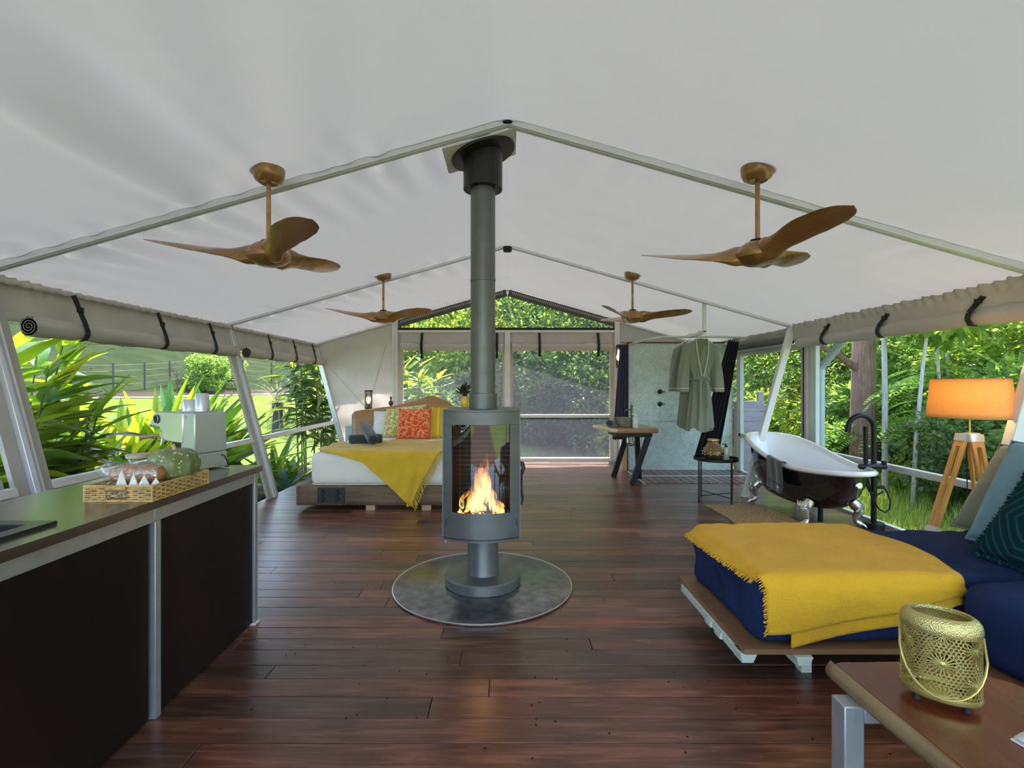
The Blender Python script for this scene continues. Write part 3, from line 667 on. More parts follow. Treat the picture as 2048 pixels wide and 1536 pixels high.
# coffee machine: front towards the window, back towards the room
M_brush = plain('brushed_steel', (.66, .67, .68), .26, .6, var=.05, vscale=5)
M_brush2 = plain('satin_steel', (.52, .53, .55), .36, .5)
cm = thing('coffee_machine', 'brushed steel espresso machine with brown portafilter handle on the worktop', 'coffee machine', (-1.712, 2.735, CT), R(153.4))
WD = .185                                    # width, towards local -y
MB().box(0, .125, -WD, 0, .095, .318).build('body', M_brush2, cm, bevel=.006)
MB().box(-.002, .127, -WD - .002, .002, .006, .093).build('lower_body', M_brush2, cm, bevel=.004)
hd_ = [(.10, .318), (.36, .318), (.378, .312), (.422, .245), (.416, .232), (.325, .226), (.298, .20), (.288, .165), (.262, .155), (.15, .150), (.10, .15)]
hdo = MB().prism(hd_, -WD, .004, 'y').build('head', M_brush, cm, bevel=.006)
MB().prism([(.422, .245), (.416, .230), (.33, .224), (.33, .236)], -WD - .002, .006, 'y').build('front_lip', plain('grey_lip', (.20, .19, .24), .4, .5), hdo)
MB().box(.09, .33, -WD, 0, .006, .045).build('drip_tray', M_black, cm, bevel=.004)
MB().box(.125, .20, -WD + .01, -.006, .045, .15).build('splash_panel', M_black, cm)
kn = MB(); kn.m = Matrix.Translation((.345, .004, .278)) @ Matrix.Rotation(R(-90), 4, 'X'); kn.lathe([(.026, 0), (.026, .004), (.021, .005), (.019, .010), (.014, .011), (0, .011)], 28); kn.build('dial', M_black, hdo)
kr = MB(); kr.m = Matrix.Translation((.345, .004, .278)) @ Matrix.Rotation(R(-90), 4, 'X'); kr.tube([(.0235 * math.cos(a), .0235 * math.sin(a), .008) for a in [2 * PI * k / 28 for k in range(28)]], .0018, 6, closed=True); kr.build('dial_ring', M_brush, hdo)
bt = MB(); bt.m = Matrix.Translation((.085, .003, .298)) @ Matrix.Rotation(R(-90), 4, 'X'); bt.lathe([(.007, 0), (.007, .005), (0, .006)], 14); bt.build('button', M_whitesteel, cm)
MB().lathe([(.03, .185), (.033, .20), (.033, .235)], 24, (.345, -.06, 0)).build('group_head', M_brush, cm)
pf = MB().lathe([(0, .142), (.02, .145), (.03, .17), (.031, .187), (0, .187)], 22, (.345, -.045, 0)).build('portafilter', M_brush, cm)
MB().tube([(.37, -.04, .176), (.42, -.03, .176), (.54, -.01, .160)], [.008, .0105, .013], 12).build('handle', plain('brown_grip', (.36, .17, .12), .5), pf)
wand = MB().tube([(.30, -.01, .226), (.293, .004, .19), (.285, .010, .16), (.29, .015, .13)], .0035, 8).build('steam_wand', M_brush, cm)
MB().box(.04, .21, -WD + .02, -.02, .319, .323).build('cup_rail', M_brush2, cm)
MB().tube([(-.002, -.15, .075), (-.03, -.152, .07), (-.045, -.158, .04), (-.05, -.165, .012), (-.03, -.17, .006), (-.004, -.172, .006)], .0035, 8).build('power_cord', M_black, cm)
def tumbler(loc, r, h, lab):
    t = thing('steel_tumbler', lab, 'cup', loc)
    MB().lathe([(0, h), (r * .80, h), (r * .86, h - .004), (r, .006), (r * 1.02, .002), (r, 0), (r * .92, 0)], 28).build('cup', M_brush, t)
    MB().tube([(r * .99 * math.cos(a), r * .99 * math.sin(a), h * .12) for a in [2 * PI * k / 28 for k in range(28)]], .0016, 6, closed=True).build('bead', M_brush2, t)
Rm = cm.matrix_basis
tumbler(tuple(Rm @ Vector((.155, -.07, .3235))), .044, .068, 'short upturned steel tumbler on the coffee machine')
tumbler(tuple(Rm @ Vector((.095, -.10, .3235))), .040, .104, 'tall upturned steel cup on the coffee machine')
jr = thing('glass_jar', 'glass storage jar with pale wooden lid behind the pumpkin', 'jar', (-1.86, 2.52, CT))
MB().lathe([(0, .004), (.048, .004), (.05, .01), (.05, .105), (.047, .11)], 28).build('glass', glassy('jar_glass', (.85, .92, .86), .14), jr)
MB().lathe([(0, .004), (.044, .006), (.044, .07), (0, .075)], 20).build('contents', plain('pale_grain', (.62, .62, .5), .9, 0, .2, 80), jr)
MB().lathe([(0, .11), (.053, .11), (.053, .128), (0, .128)], 28).build('lid', plain('lid_wood', (.55, .42, .32), .6), jr)
# wicker tray with its contents
M_wick = plain('wicker', (.56, .36, .13), .5, 0, var=.4, vscale=30, bmp=.2, bscale=120)
TX0, TX1, TY0, TY1, TH = -1.722, -1.447, 2.035, 2.415, .064
wk = thing('wicker_tray', 'honey coloured wicker tray holding a pumpkin, bread and napkins', 'tray', ((TX0 + TX1) / 2, (TY0 + TY1) / 2, CT))
MB().box(TX0, TX1, TY0, TY1, CT + .001, CT + .008).build('bottom', M_wick, wk, world=True)
def weave_side(a, b, name, gap=None):
    a = Vector(a); b = Vector(b); d = b - a; ln = d.length; n = Vector((d.y, -d.x, 0)).normalized(); ns = max(4, int(ln / .026)); mb = MB()
    rows = 6
    for r_ in range(rows):
        z = CT + .009 + (r_ + .5) * (TH - .012) / rows; run = []
        for k in range(ns * 4 + 1):
            s = k / (ns * 4); dist = s * ln
            if gap and gap[0] < dist < gap[1]:
                if len(run) > 1: mb.tube(run, .0034, 6)
                run = []; continue
            run.append(a + d * s + n * (.0062 * math.sin(PI * k / 4 + (PI if r_ % 2 else 0))) + Vector((0, 0, z)))
        if len(run) > 1: mb.tube(run, .0034, 6)
    o = mb.build(name, M_wick, wk, world=True, kind='stuff')
    sk_ = MB()
    for k in range(ns + 1):
        dist = k / ns * ln
        if gap and gap[0] + .002 < dist < gap[1] - .002: continue
        q = a + d * (k / ns); sk_.tube([q + Vector((0, 0, CT)), q + Vector((0, 0, CT + TH))], .0028, 5)
    sk_.build('stakes', M_wick, wk, world=True, kind='stuff')
cor = [(TX0, TY0, 0), (TX1, TY0, 0), (TX1, TY1, 0), (TX0, TY1, 0)]
for k in range(4):
    weave_side(cor[k], cor[(k + 1) % 4], 'woven_side', (.092, .172) if k in (0, 2) else None)
    a = Vector(cor[k]); b_ = Vector(cor[(k + 1) % 4])
    for z in (.003, TH): MB().tube([a + Vector((0, 0, CT + z)), b_ + Vector((0, 0, CT + z))], .0045, 7).build('border_cane', M_wick, wk, world=True)
    MB().tube([a + Vector((0, 0, CT)), a + Vector((0, 0, CT + TH + .002))], .0045, 7).build('corner_cane', M_wick, wk, world=True)
for yy in (TY0, TY1):
    h_ = MB()
    for k in range(18): x = TX0 + .094 + k * .0045; h_.tube([(x, yy + .009 * math.cos(q), CT + TH - .008 + .009 * math.sin(q)) for q in [2 * PI * j / 10 for j in range(10)]], .0026, 5, closed=True)
    h_.build('wrapped_handle', M_wick, wk, world=True)
stw = MB(); rr_ = random.Random(5)
for k in range(240):
    x, y_ = rr_.uniform(TX0 + .012, TX1 - .012), rr_.uniform(TY0 + .008, TY1 - .012)
    pts = []; a = rr_.uniform(0, 6.28); 
    for j in range(5):
        pts.append((min(TX1 - .008, max(TX0 + .008, x + .012 * j * math.cos(a + j * .5))), min(TY1 - .01, max(TY0 + .006, y_ + .012 * j * math.sin(a + j * .5))), CT + .012 + rr_.uniform(0, .026)))
    stw.tube(pts, .0016, 4)
stw.build('shredded_paper', plain('shred', (.66, .52, .32), .8), wk, world=True, kind='stuff')
# pumpkin
Mp, N, L, b, o = newmat('pumpkin_skin')
v = coords(N, L); vo = N.new('ShaderNodeTexVoronoi'); L.new(v, vo.inputs['Vector']); vo.inputs['Scale'].default_value = 64
g1 = noise(N, L, v, 14, 4); sel = N.new('ShaderNodeSeparateColor'); L.new(vo.outputs['Color'], sel.inputs[0])
spot = ramp(N, L, vo.outputs['Distance'], [(.24, 1.0), (.34, 0.0)]); pick = ramp(N, L, sel.outputs[0], [(.42, 0.0), (.46, 1.0)])
mm = N.new('ShaderNodeMath'); mm.operation = 'MULTIPLY'; L.new(spot, mm.inputs[0]); L.new(pick, mm.inputs[1])
L.new(mixcol(N, L, mm.outputs[0], ramp(N, L, g1, [(.3, (.09, .13, .035)), (.7, (.25, .29, .12))]), (.66, .62, .36)), b.inputs['Base Color']); b.inputs['Roughness'].default_value = .38
pk = thing('pumpkin', 'ribbed green pumpkin with pale yellow speckles in the wicker tray', 'pumpkin', (-1.525, 2.285, CT + .042))
def pfn(u, v):
    a = 2 * PI * u; ph = PI * v; rib = 1 - .10 * (abs(math.cos(a * 5 + .4)) ** .6) * math.sin(ph) + .02
    r = .112 * math.sin(ph) ** .82 * rib; z = .075 - .075 * math.cos(ph)
    z -= .020 * math.exp(-(r / .035) ** 2) * (1 if v > .5 else -.6)
    return (r * math.cos(a), r * math.sin(a), z)
MB().grid(pfn, 100, 28, cu=True).build('skin', Mp, pk, angle=80)
MB().tube([(0, 0, .122), (.001, .002, .135), (-.003, .004, .150), (-.009, .004, .160)], [.018, .010, .008, .009], 10).build('stem', plain('stem_tan', (.52, .40, .18), .7), pk)
bd = thing('bread_loaf', 'brown crusty loaf wrapped in clear plastic in the wicker tray', 'bread', (-1.60, 2.165, CT + .052))
def bfn(u, v):
    a = 2 * PI * u; t = v * 2 - 1; r = (1 - abs(t) ** 3) ** .5
    return (.115 * t, .055 * r * math.cos(a), .040 + .044 * r * math.sin(a) * (1 + .05 * math.sin(t * 9)))
MB().grid(bfn, 24, 24, cu=True).build('loaf', plain('crust', (.42, .19, .07), .6, 0, .3, 25, .3, 60), bd)
def wfn(u, v):
    a = 2 * PI * u; t = v * 2.5 - 1.5; k = max(.0, 1 - abs(t / 1.5) ** 2.4) ** .5
    if t < -.9: k = max(k, .35 + .2 * nz(a * 2, t * 9))
    n_ = 1 + .14 * nz(math.cos(a) * 3 + 7, math.sin(a) * 3, t * 6)
    return (.112 * t * 1.02 - .0, .062 * k * n_ * math.cos(a), .042 + .051 * k * n_ * math.sin(a) + (.012 if t < -.9 else 0))
Mpl, N, L, b, o = newmat('plastic_film')
tr = N.new('ShaderNodeBsdfTransparent'); gl = N.new('ShaderNodeBsdfGlossy'); gl.inputs['Roughness'].default_value = .12; mx = N.new('ShaderNodeMixShader')
nf = noise(N, L, coords(N, L), 38, 4, .6, 1.0); L.new(ramp(N, L, nf, [(.35, .06), (.7, .55)]), mx.inputs[0]); bp_ = N.new('ShaderNodeBump'); L.new(nf, bp_.inputs['Height']); bp_.inputs['Distance'].default_value = .01; L.new(bp_.outputs[0], gl.inputs['Normal'])
L.new(tr.outputs[0], mx.inputs[1]); L.new(gl.outputs[0], mx.inputs[2]); L.new(mx.outputs[0], o.inputs[0])
MB().grid(wfn, 28, 36, cu=True).build('plastic_wrap', Mpl, bd, angle=80)
M_paper = plain('white_paper', (.80, .80, .78), .8)
for k, (x, y_, h, w, rz) in enumerate(((-1.600, 2.070, .078, .050, 8), (-1.555, 2.074, .064, .050, -8), (-1.512, 2.078, .054, .056, 14), (-1.480, 2.100, .040, .056, -5))):
    n_ = thing('folded_napkin', 'white paper napkin folded to a point in the wicker tray', 'napkin', (x, y_, CT + .046), R(rz), 'folded napkins in the wicker tray')
    mb = MB(); mb.add([(-w / 2, 0, 0), (w / 2, .002, 0), (0, .004, h), (-w * .1, -.020, 0), (w * .25, .022, 0)], [(0, 3, 2), (3, 1, 2), (1, 4, 2), (4, 0, 2)])
    mb.build('folded_sheet', M_paper, n_, smooth=False, solid=.0012)
# ------------------------------------------------------------------ soft-goods helpers
def rounded_box(mb, x0, x1, y0, y1, z0, z1, r, n=14, puff=.0, wob=.0, seed=0, fr=5):
    """pillow-cornered box as six warped grids"""
    cx, cy, cz = (x0 + x1) / 2, (y0 + y1) / 2, (z0 + z1) / 2; hx, hy, hz = (x1 - x0) / 2, (y1 - y0) / 2, (z1 - z0) / 2
    def warp(p):
        q = Vector((max(-hx + r, min(hx - r, p.x)), max(-hy + r, min(hy - r, p.y)), max(-hz + r, min(hz - r, p.z))))
        d = p - q
        if d.length > 1e-9: d = d.normalized() * r
        out = q + d
        if puff: out.z += puff * (1 - (p.x / hx) ** 2) * (1 - (p.y / hy) ** 2) * (1 if p.z > 0 else 0)
        if wob:
            w = wob * (nz(p.x * fr, p.y * fr, p.z * fr + seed) + .5 * nz(p.x * fr * 2.3, p.y * fr * 2.3, p.z * fr * 2.3 + seed)); nrm = d.normalized() if d.length > 1e-9 else Vector((0, 0, 1)); out += nrm * w
        return (out.x + cx, out.y + cy, out.z + cz)
    for ax in range(3):
        for s in (-1, 1):
            def fn(u, v):
                c = [0, 0, 0]; c[ax] = s * (hx, hy, hz)[ax]; i, j = [k for k in range(3) if k != ax]
                c[i] = (2 * u - 1) * (hx, hy, hz)[i]; c[j] = (2 * v - 1) * (hx, hy, hz)[j]; return warp(Vector(c))
            d = [2 * hx, 2 * hy, 2 * hz]; i, j = [k for k in range(3) if k != ax]
            mb.grid(fn, max(4, int(d[i] * n)), max(4, int(d[j] * n)))
    return mb
def weld(o, d=.0005):
    bm = bmesh.new(); bm.from_mesh(o.data); bmesh.ops.remove_doubles(bm, verts=bm.verts, dist=d); bmesh.ops.recalc_face_normals(bm, faces=bm.faces); bm.to_mesh(o.data); bm.free()
    o.data.polygons.foreach_set('use_smooth', [True] * len(o.data.polygons)); return o
def pillow_mesh(mb, w, h, t, org, e1, e2, n=26, crease=.0, seed=0):
    """cushion whose lower corner is org, edges along e1 (w) and e2 (h)"""
    e1 = Vector(e1).normalized(); e2 = Vector(e2); e2 = (e2 - e1 * e2.dot(e1)).normalized(); e3 = e1.cross(e2); org = Vector(org)
    for s in (-1, 1):
        def fn(u, v):
            a = 2 * u - 1; b = 2 * v - 1
            th = t / 2 * ((1 - a ** 2) ** .42) * ((1 - b ** 2) ** .42)
            pin = 1 - .055 * (1 - abs(a) ** 2) * abs(b) ** 3 ; pin2 = 1 - .055 * (1 - abs(b) ** 2) * abs(a) ** 3
            th *= 1 + crease * nz(a * 2.4 + seed, b * 2.4, s) + crease * .5 * nz(a * 6, b * 6, seed)
            return tuple(org + e1 * w * (.5 + .5 * a * pin2) + e2 * h * (.5 + .5 * b * pin) + e3 * s * th)
        mb.grid(fn, n, n)
    return mb
def cushion(name, label, mat, w, h, t, org, e1, e2, crease=.15, seed=0, cat='cushion', group=None, piping=True, pmat=None):
    o = thing(name, label, cat, tuple(org), 0, group)
    weld(pillow_mesh(MB(), w, h, t, org, e1, e2, crease=crease, seed=seed).build('cover', mat, o, world=True))
    if piping:
        a1 = Vector(e1).normalized(); a2 = Vector(e2); a2 = (a2 - a1 * a2.dot(a1)).normalized(); pts = []
        for k in range(4):
            for j in range(10):
                s = j / 10 * 2 - 1; a, b = [(s, -1), (1, s), (-s, 1), (-1, -s)][k]
                pin = 1 - .055 * (1 - abs(a) ** 2) * abs(b) ** 3; pin2 = 1 - .055 * (1 - abs(b) ** 2) * abs(a) ** 3
                pts.append(Vector(org) + a1 * w * (.5 + .5 * a * pin2) + a2 * h * (.5 + .5 * b * pin))
        MB().tube(pts, .006, 6, closed=True).build('piping', pmat or mat, o, world=True)
    return o
def linework(name, base, line, scale, width=.03, dist=1.2, rough=.9):
    m, N, L, b, o = newmat(name); v = coords(N, L)
    nn = N.new('ShaderNodeTexNoise'); L.new(v, nn.inputs['Vector']); nn.inputs['Scale'].default_value = 9
    va = N.new('ShaderNodeVectorMath'); va.operation = 'SCALE'; va.inputs['Scale'].default_value = .10 * dist; L.new(nn.outputs['Color'], va.inputs[0])
    vb = N.new('ShaderNodeVectorMath'); vb.operation = 'ADD'; L.new(v, vb.inputs[0]); L.new(va.outputs[0], vb.inputs[1])
    vo = N.new('ShaderNodeTexVoronoi'); vo.feature = 'DISTANCE_TO_EDGE'; L.new(vb.outputs[0], vo.inputs['Vector']); vo.inputs['Scale'].default_value = scale
    f = ramp(N, L, vo.outputs['Distance'], [(width, 1.0), (width * 2.2, 0.0)])
    L.new(mixcol(N, L, f, base, line), b.inputs['Base Color']); b.inputs['Roughness'].default_value = rough; b.inputs['Sheen Weight'].default_value = .3
    bump(N, L, b, f, .6, .006); return m

# ------------------------------------------------------------------ bed
M_sleeper = wood('sleeper_timber', (.05, .032, .02), (.12, .075, .045), (.26, .17, .10), 'x', .8, .75, 0, bmp=.6)
M_head = wood('headboard_timber', (.22, .10, .035), (.34, .165, .06), (.48, .27, .11), 'x', .45, .32, .45, bmp=.08)
M_quilt = fabric('white_coverlet', (.82, .76, .68), weave=90, bmp=.5, var=.03, wr=.4, wrs=30)
BX0, BX1, BY0, BY1 = -2.34, -.40, 5.53, 7.62
bd = thing('bed', 'low bed of heavy old timber beams with a carved-edge headboard', 'bed', ((BX0 + BX1) / 2, 6.6, 0))
def beam(x0, x1, y0, y1, z0, z1, name='beam'):
    mb = MB(); weld(rounded_box(mb, x0, x1, y0, y1, z0, z1, .014, 16, wob=.006, fr=9).build(name, M_sleeper, bd, world=True))
beam(BX0, BX1, BY0, BY0 + .2, .055, .268); beam(BX0, BX0 + .16, BY0 + .2, BY1, .06, .255); beam(BX1 - .16, BX1, BY0 + .2, BY1, .06, .255)
MB().box(BX0 + .16, BX1 - .16, BY0 + .2, BY1, .18, .262).build('slat_deck', M_sleeper, bd, world=True)
for x, y in ((BX0 + .82, BY0 + .06), (BX0 + .3, BY0 + .5), (BX1 - .3, BY0 + .5), (BX0 + .3, 7.4), (BX1 - .3, 7.4), (BX1 - .5, BY0 + .06)):
    MB().box(x - .05, x + .05, y - .05, y + .05, 0, .062).build('foot_block', plain('block_wood', (.40, .26, .15), .7) if 'block_wood' not in MATS else MATS['block_wood'], bd, world=True)
ip = MB().box(-2.10, -1.80, BY0 - .012, BY0 + .002, .085, .255).build('iron_plate', plain('iron_plate', (.035, .037, .035), .55, .6, .2, 20), bd, world=True, bevel=.003)
for x in (-2.045, -1.885):
    MB().tube([(x, BY0 - .022, .10), (x + .004, BY0 - .026, .17), (x, BY0 - .022, .24)], [.012, .009, .012], 8).build('iron_spike', MATS['iron_plate'], ip, world=True)
    for z in (.13, .2): MB().lathe([(.018, 0), (.012, .012), (0, .014)], 8, (0, 0, 0)).build('bolt_head', MATS['iron_plate'], ip).matrix_local = Matrix.Translation(Vector((x + .018, BY0 - .012, z)) - Vector(bd.location)) @ Matrix.Rotation(R(90), 4, 'X')
top = [(-2.375, .94), (-2.34, .985), (-2.25, 1.0), (-1.98, 1.035), (-1.73, 1.065), (-1.5, 1.125), (-1.30, 1.19), (-1.21, 1.222), (-1.14, 1.222), (-1.02, 1.18), (-.90, 1.125), (-.865, 1.085), (-.83, 1.05), (-.74, 1.01), (-.55, .99), (-.42, .98), (-.40, .94)]
hb = MB(); n = len(top)
prof = [(7.62, -.02), (7.635, -.004), (7.66, 0), (7.82, .0)]
vs_ = []
for (x, z) in top:
    vs_.append((x, 7.62, .25))
    for y, dz in prof: vs_.append((x, y, z + dz))
    vs_.append((x, 7.82, .25))
m_ = 6; fs_ = []
for i in range(n - 1):
    for k in range(m_): fs_.append((i * m_ + k, i * m_ + (k + 1) % m_, (i + 1) * m_ + (k + 1) % m_, (i + 1) * m_ + k))
fs_ += [tuple(range(m_)), tuple((n - 1) * m_ + k for k in range(m_))]
hb.add(vs_, fs_); hb.build('headboard', M_head, bd, world=True, angle=50)
for x in (-2.2, -.55): MB().box(x - .06, x + .06, 7.64, 7.80, 0, .26).build('headboard_post', M_head, bd, world=True)
MX0, MX1, MY0, MY1, MZ0, MZ1 = -2.21, -.46, 5.60, 7.60, .27, .625
mt = thing('mattress', 'thick white mattress with textured coverlet on the timber bed', 'mattress', ((MX0 + MX1) / 2, 6.6, MZ0))
weld(rounded_box(MB(), MX0, MX1, MY0, MY1, MZ0, MZ1, .06, 22, puff=.012, wob=.006, fr=7).build('coverlet', M_quilt, mt, world=True))
MB().tube([(MX0 + .005, MY0 + .05, MZ0 + .006), (MX0 + .05, MY0 + .003, MZ0 + .006), (MX1 - .05, MY0 + .003, MZ0 + .006)], .006, 6).build('hem', M_quilt, mt, world=True)
# yellow throw on the bed
M_mustard = fabric('mustard_wool', (.72, .45, .03), weave=220, bmp=.35, var=.10, wr=.8, wrs=12, trans=.12)
th = thing('throw_blanket', 'mustard yellow fringed throw draped over the foot of the bed', 'blanket', (-1.4, 5.7, MZ1))
XL = [(-.95, -1.95), (-.6, -2.16), (-.15, -2.19), (0, -2.10), (.06, -1.90), (.14, -1.62), (.34, -1.37), (.50, -1.20), (.585, -1.10)]
XR = [(-.95, -.62), (-.5, -.66), (0, -.75), (.2, -.86), (.35, -.95), (.585, -1.055)]
def throw_pos(t, x, u):
    fold = .020 * math.sin(x * 15 + t * 6 + 2 * nz(x * 2, t * 2)) + .012 * math.sin(x * 31 + t * 3)
    if t <= 0:
        z = MZ1 + .018 + .028 * abs(nz(x * 3.2, t * 5, 2)) + .018 * abs(math.sin(t * 9 + x * 4 + 2 * nz(x * 2, t))) * sstep(-.05, -.3, t) * 1.0
        return (x, MY0 + .03 - t, z)
    if t < .08:
        a = t / .08 * PI / 2; return (x, MY0 + .03 - .055 * math.sin(a) + fold * .3 * t / .08, MZ1 + .018 - .055 * (1 - math.cos(a)))
    k = sstep(.05, .4, t)
    return (x, MY0 - .028 - (.028 + abs(fold)) * k - .02 * k, MZ1 - .037 - (t - .08))
def tf(u, v):
    t = lerp(-.95, .585, v); x = lerp(interp(XL, t), interp(XR, t), u); return throw_pos(t, x, u)
MB().grid(tf, 70, 80).build('cloth', M_mustard, th, world=True, solid=.006, angle=80)
fr = MB(); rf_ = random.Random(2)
for k in range(64):
    t = lerp(-.5, .585, k / 63); x = interp(XR, t); p = Vector(throw_pos(t, x, 1)); q = Vector(throw_pos(min(.585, t + .03), x + .075, 1))
    d = Vector((.05, -.015, -.03)) if t < 0 else Vector((.045, -.012, -.055))
    j = Vector((rf_.uniform(-.008, .008), rf_.uniform(-.006, .0), rf_.uniform(-.008, .008)))
    fr.tube([p, p + d * .5 + j, p + d + j * 1.4 + Vector((0, 0, -.012))], [.0035, .003, .0035], 5)
    p2 = Vector(throw_pos(min(.585, t + .02), interp(XR, min(.585, t + .02)), 1)); fr.tube([p, p2 + d * .5], .002, 4)
    fr.tube([p + d * .5 + j, p2 + d], .002, 4)
for k in range(14):
    x = lerp(-1.11, -1.05, k / 13); p = Vector(throw_pos(.585, x, 1)); fr.tube([p, p + Vector((rf_.uniform(-.004, .006), -.004, -.035))], .003, 4)
fr.build('fringe', M_mustard, th, world=True, kind='stuff')
# pillows and cushions against the headboard
UP = (0, .32, .95)
cz_ = MZ1 + .012
M_wp = fabric('white_pillow_cotton', (.74, .73, .70), weave=300, bmp=.15, wr=.8, wrs=8)
cushion('pillow', 'plain white pillow standing behind the green patterned cushion', M_wp, .62, .38, .15, (-2.0, 7.36, cz_), (1, .02, 0), UP, .2, 1, 'pillow', piping=False)
cushion('pillow', 'plain white pillow mostly hidden behind the orange cushion', M_wp, .62, .38, .15, (-1.36, 7.38, cz_), (1, .02, 0), UP, .2, 2, 'pillow', piping=False)
M_gc = linework('olive_linework', (.48, .40, .06), (.76, .72, .46), 11, .05, 2.0)
M_oc = linework('orange_linework', (.66, .075, .010), (.92, .32, .12), 11, .05, 2.0)
cushion('cushion', 'olive green cushion with pale looping lines beside the orange one', M_gc, .46, .43, .15, (-1.78, 7.14, cz_), (1, -.06, 0), (.0, .34, .95), .1, 3, pmat=fabric('olive_pipe', (.58, .50, .16)))
cushion('cushion', 'olive green cushion peeking over the top of the orange one', M_gc, .44, .44, .14, (-1.60, 7.27, cz_), (1, .05, .10), (-.06, .3, .95), .1, 4)
cushion('cushion', 'bright orange cushion with pale winding lines on the white bed', M_oc, .46, .44, .16, (-1.535, 6.92, cz_), (1, -.02, 0), (.035, .36, .94), .1, 5, pmat=fabric('orange_pipe', (.72, .14, .03)))
Mst, N, L, b, o = newmat('yellow_stripes'); v = coords(N, L); wv = N.new('ShaderNodeTexWave'); L.new(v, wv.inputs[0]); wv.inputs['Scale'].default_value = 3.2; wv.bands_direction = 'X'
L.new(mixcol(N, L, ramp(N, L, wv.outputs['Fac'], [(.90, 0.0), (.94, .6)]), (.60, .38, .012), (.80, .62, .22)), b.inputs['Base Color']); b.inputs['Roughness'].default_value = .9
cushion('cushion', 'golden yellow striped cushion beside the orange one', Mst, .52, .46, .15, (-1.12, 7.0, cz_), (1, .02, 0), (.02, .34, .94), .1, 6)
# rolled towels
M_towel = fabric('charcoal_towel', (.032, .042, .052), weave=160, bmp=.7, var=.15, sheen=.6)
def rolled(name, label, a, b, r, group=None, mat=M_towel):
    a = Vector(a); b = Vector(b); o = thing(name, label, 'towel', tuple(a), 0, group); d = (b - a).normalized(); u = d.cross(Vector((0, 0, 1))).normalized(); w = u.cross(d)
    ln = (b - a).length; pr = [(0, r * .80), (.012, r * .94), (.035, r), (ln - .035, r), (ln - .012, r * .94), (ln, r * .80)]
    MB().grid(lambda s, t: tuple(a + d * interp([(k / 5, p[0]) for k, p in enumerate(pr)], t) + (u * math.cos(2 * PI * s) + w * math.sin(2 * PI * s)) * interp([(k / 5, p[1]) for k, p in enumerate(pr)], t) * (1 + .03 * nz(s * 9, t * 5))), 28, 20, cu=True).build('roll', mat, o, world=True, angle=70)
    for e, s in ((a, 1), (b, -1)):
        mb = MB(); mb.tube([e + d * s * (.004 - .006) + (u * math.cos(k * .45) + w * math.sin(k * .45)) * r * .86 * (1 - k / 44) for k in range(42)], .006, 5); mb.build('spiral_end', mat, o, world=True)
    return o
tz = MZ1 + .02
rolled('rolled_towel', 'charcoal rolled towel lying flat on the yellow throw', (-1.93, 6.12, tz + .075), (-1.56, 6.20, tz + .075), .065)
rolled('rolled_towel', 'charcoal rolled towel leaning across the other one on the bed', (-1.80, 6.30, tz + .225), (-1.585, 5.93, tz + .085), .066)
# things on the headboard ledge
M_smoke = glassy('smoked_glass', (.50, .44, .38), .10)
lp = thing('table_lamp', 'small smoked glass cylinder lamp glowing on the headboard ledge', 'lamp', (-2.15, 7.735, 1.014))
MB().lathe([(0, 0), (.05, 0), (.05, .02), (.02, .024), (.02, .08), (0, .082)], 24).build('base', M_black, lp)
MB().lathe([(.058, .004), (.058, .285)], 28).build('glass_shade', M_smoke, lp)
MB().lathe([(.06, .272), (.06, .29), (.054, .29)], 28).build('top_rim', M_black, lp)
MB().lathe([(0, .085), (.016, .09), (.022, .11), (.032, .14), (.032, .16), (.022, .182), (0, .19)], 20).build('bulb', emit('bulb_warm', (1.0, .56, .2), 9), lp)
pn = thing('pineapple_ornament', 'small dark pineapple ornament on the headboard ledge', 'ornament', (-1.805, 7.735, 1.056))
MB().grid(lambda u, v: ((.036 * math.sin(PI * v) ** .7 + .002 * math.cos(2 * PI * u * 9 + v * 20)) * math.cos(2 * PI * u), (.036 * math.sin(PI * v) ** .7) * math.sin(2 * PI * u), .095 * v), 36, 18, cu=True).build('fruit', plain('dark_copper', (.16, .07, .04), .4, .6), pn)
lf = MB()
for k in range(16):
    a = k * 2.4; s = .3 + .7 * (k % 4) / 4; lf.tube([(0, 0, .085), (.012 * s * math.cos(a), .012 * s * math.sin(a), .12), (.034 * s * math.cos(a), .034 * s * math.sin(a), .165 - .03 * s)], [.006, .006, .001], 5)
lf.build('leaf_crown', plain('dark_bronze', (.05, .045, .03), .5, .5), pn)
vz = thing('flower_vase', 'bright yellow vase with dark foliage on the headboard', 'vase', (-.66, 7.735, 1.0))
MB().lathe([(0, 0), (.05, 0), (.06, .02), (.058, .16), (.048, .19), (.05, .21), (.044, .21), (.042, .18)], 30).build('vase_body', plain('yellow_glaze', (.80, .47, .02), .2, 0, coat=.6), vz)
fo = MB(); rv = random.Random(9)
for k in range(70):
    a, e, ln = rv.uniform(0, 6.28), rv.uniform(.1, 1.0), rv.uniform(.12, .26); d = Vector((math.cos(a) * math.sin(e), math.sin(a) * math.sin(e), math.cos(e))); p0 = Vector((0, 0, .2)); p1 = p0 + d * ln
    s = d.orthogonal().normalized(); w = .016; pm_ = p0.lerp(p1, .72)
    fo.add([p0.lerp(p1, .45), pm_ + s * w, p1, pm_ - s * w], [(0, 1, 2, 3)]); fo.tube([p0, p0.lerp(p1, .5)], .0025, 4)
fo.build('foliage', leafmat('dark_foliage', [(.03, .05, .02), (.08, .06, .025)], [(.05, .08, .02), (.1, .05, .02)], .2), vz, kind='stuff')
bt_ = thing('bedside_table', 'small pale blue bedside table beside the headboard', 'table', (-2.42, 8.0, 0))
MB().box(-.13, .13, -.14, .14, .0, .72).build('cabinet', plain('pale_teal', (.46, .58, .58), .55), bt_, bevel=.006)
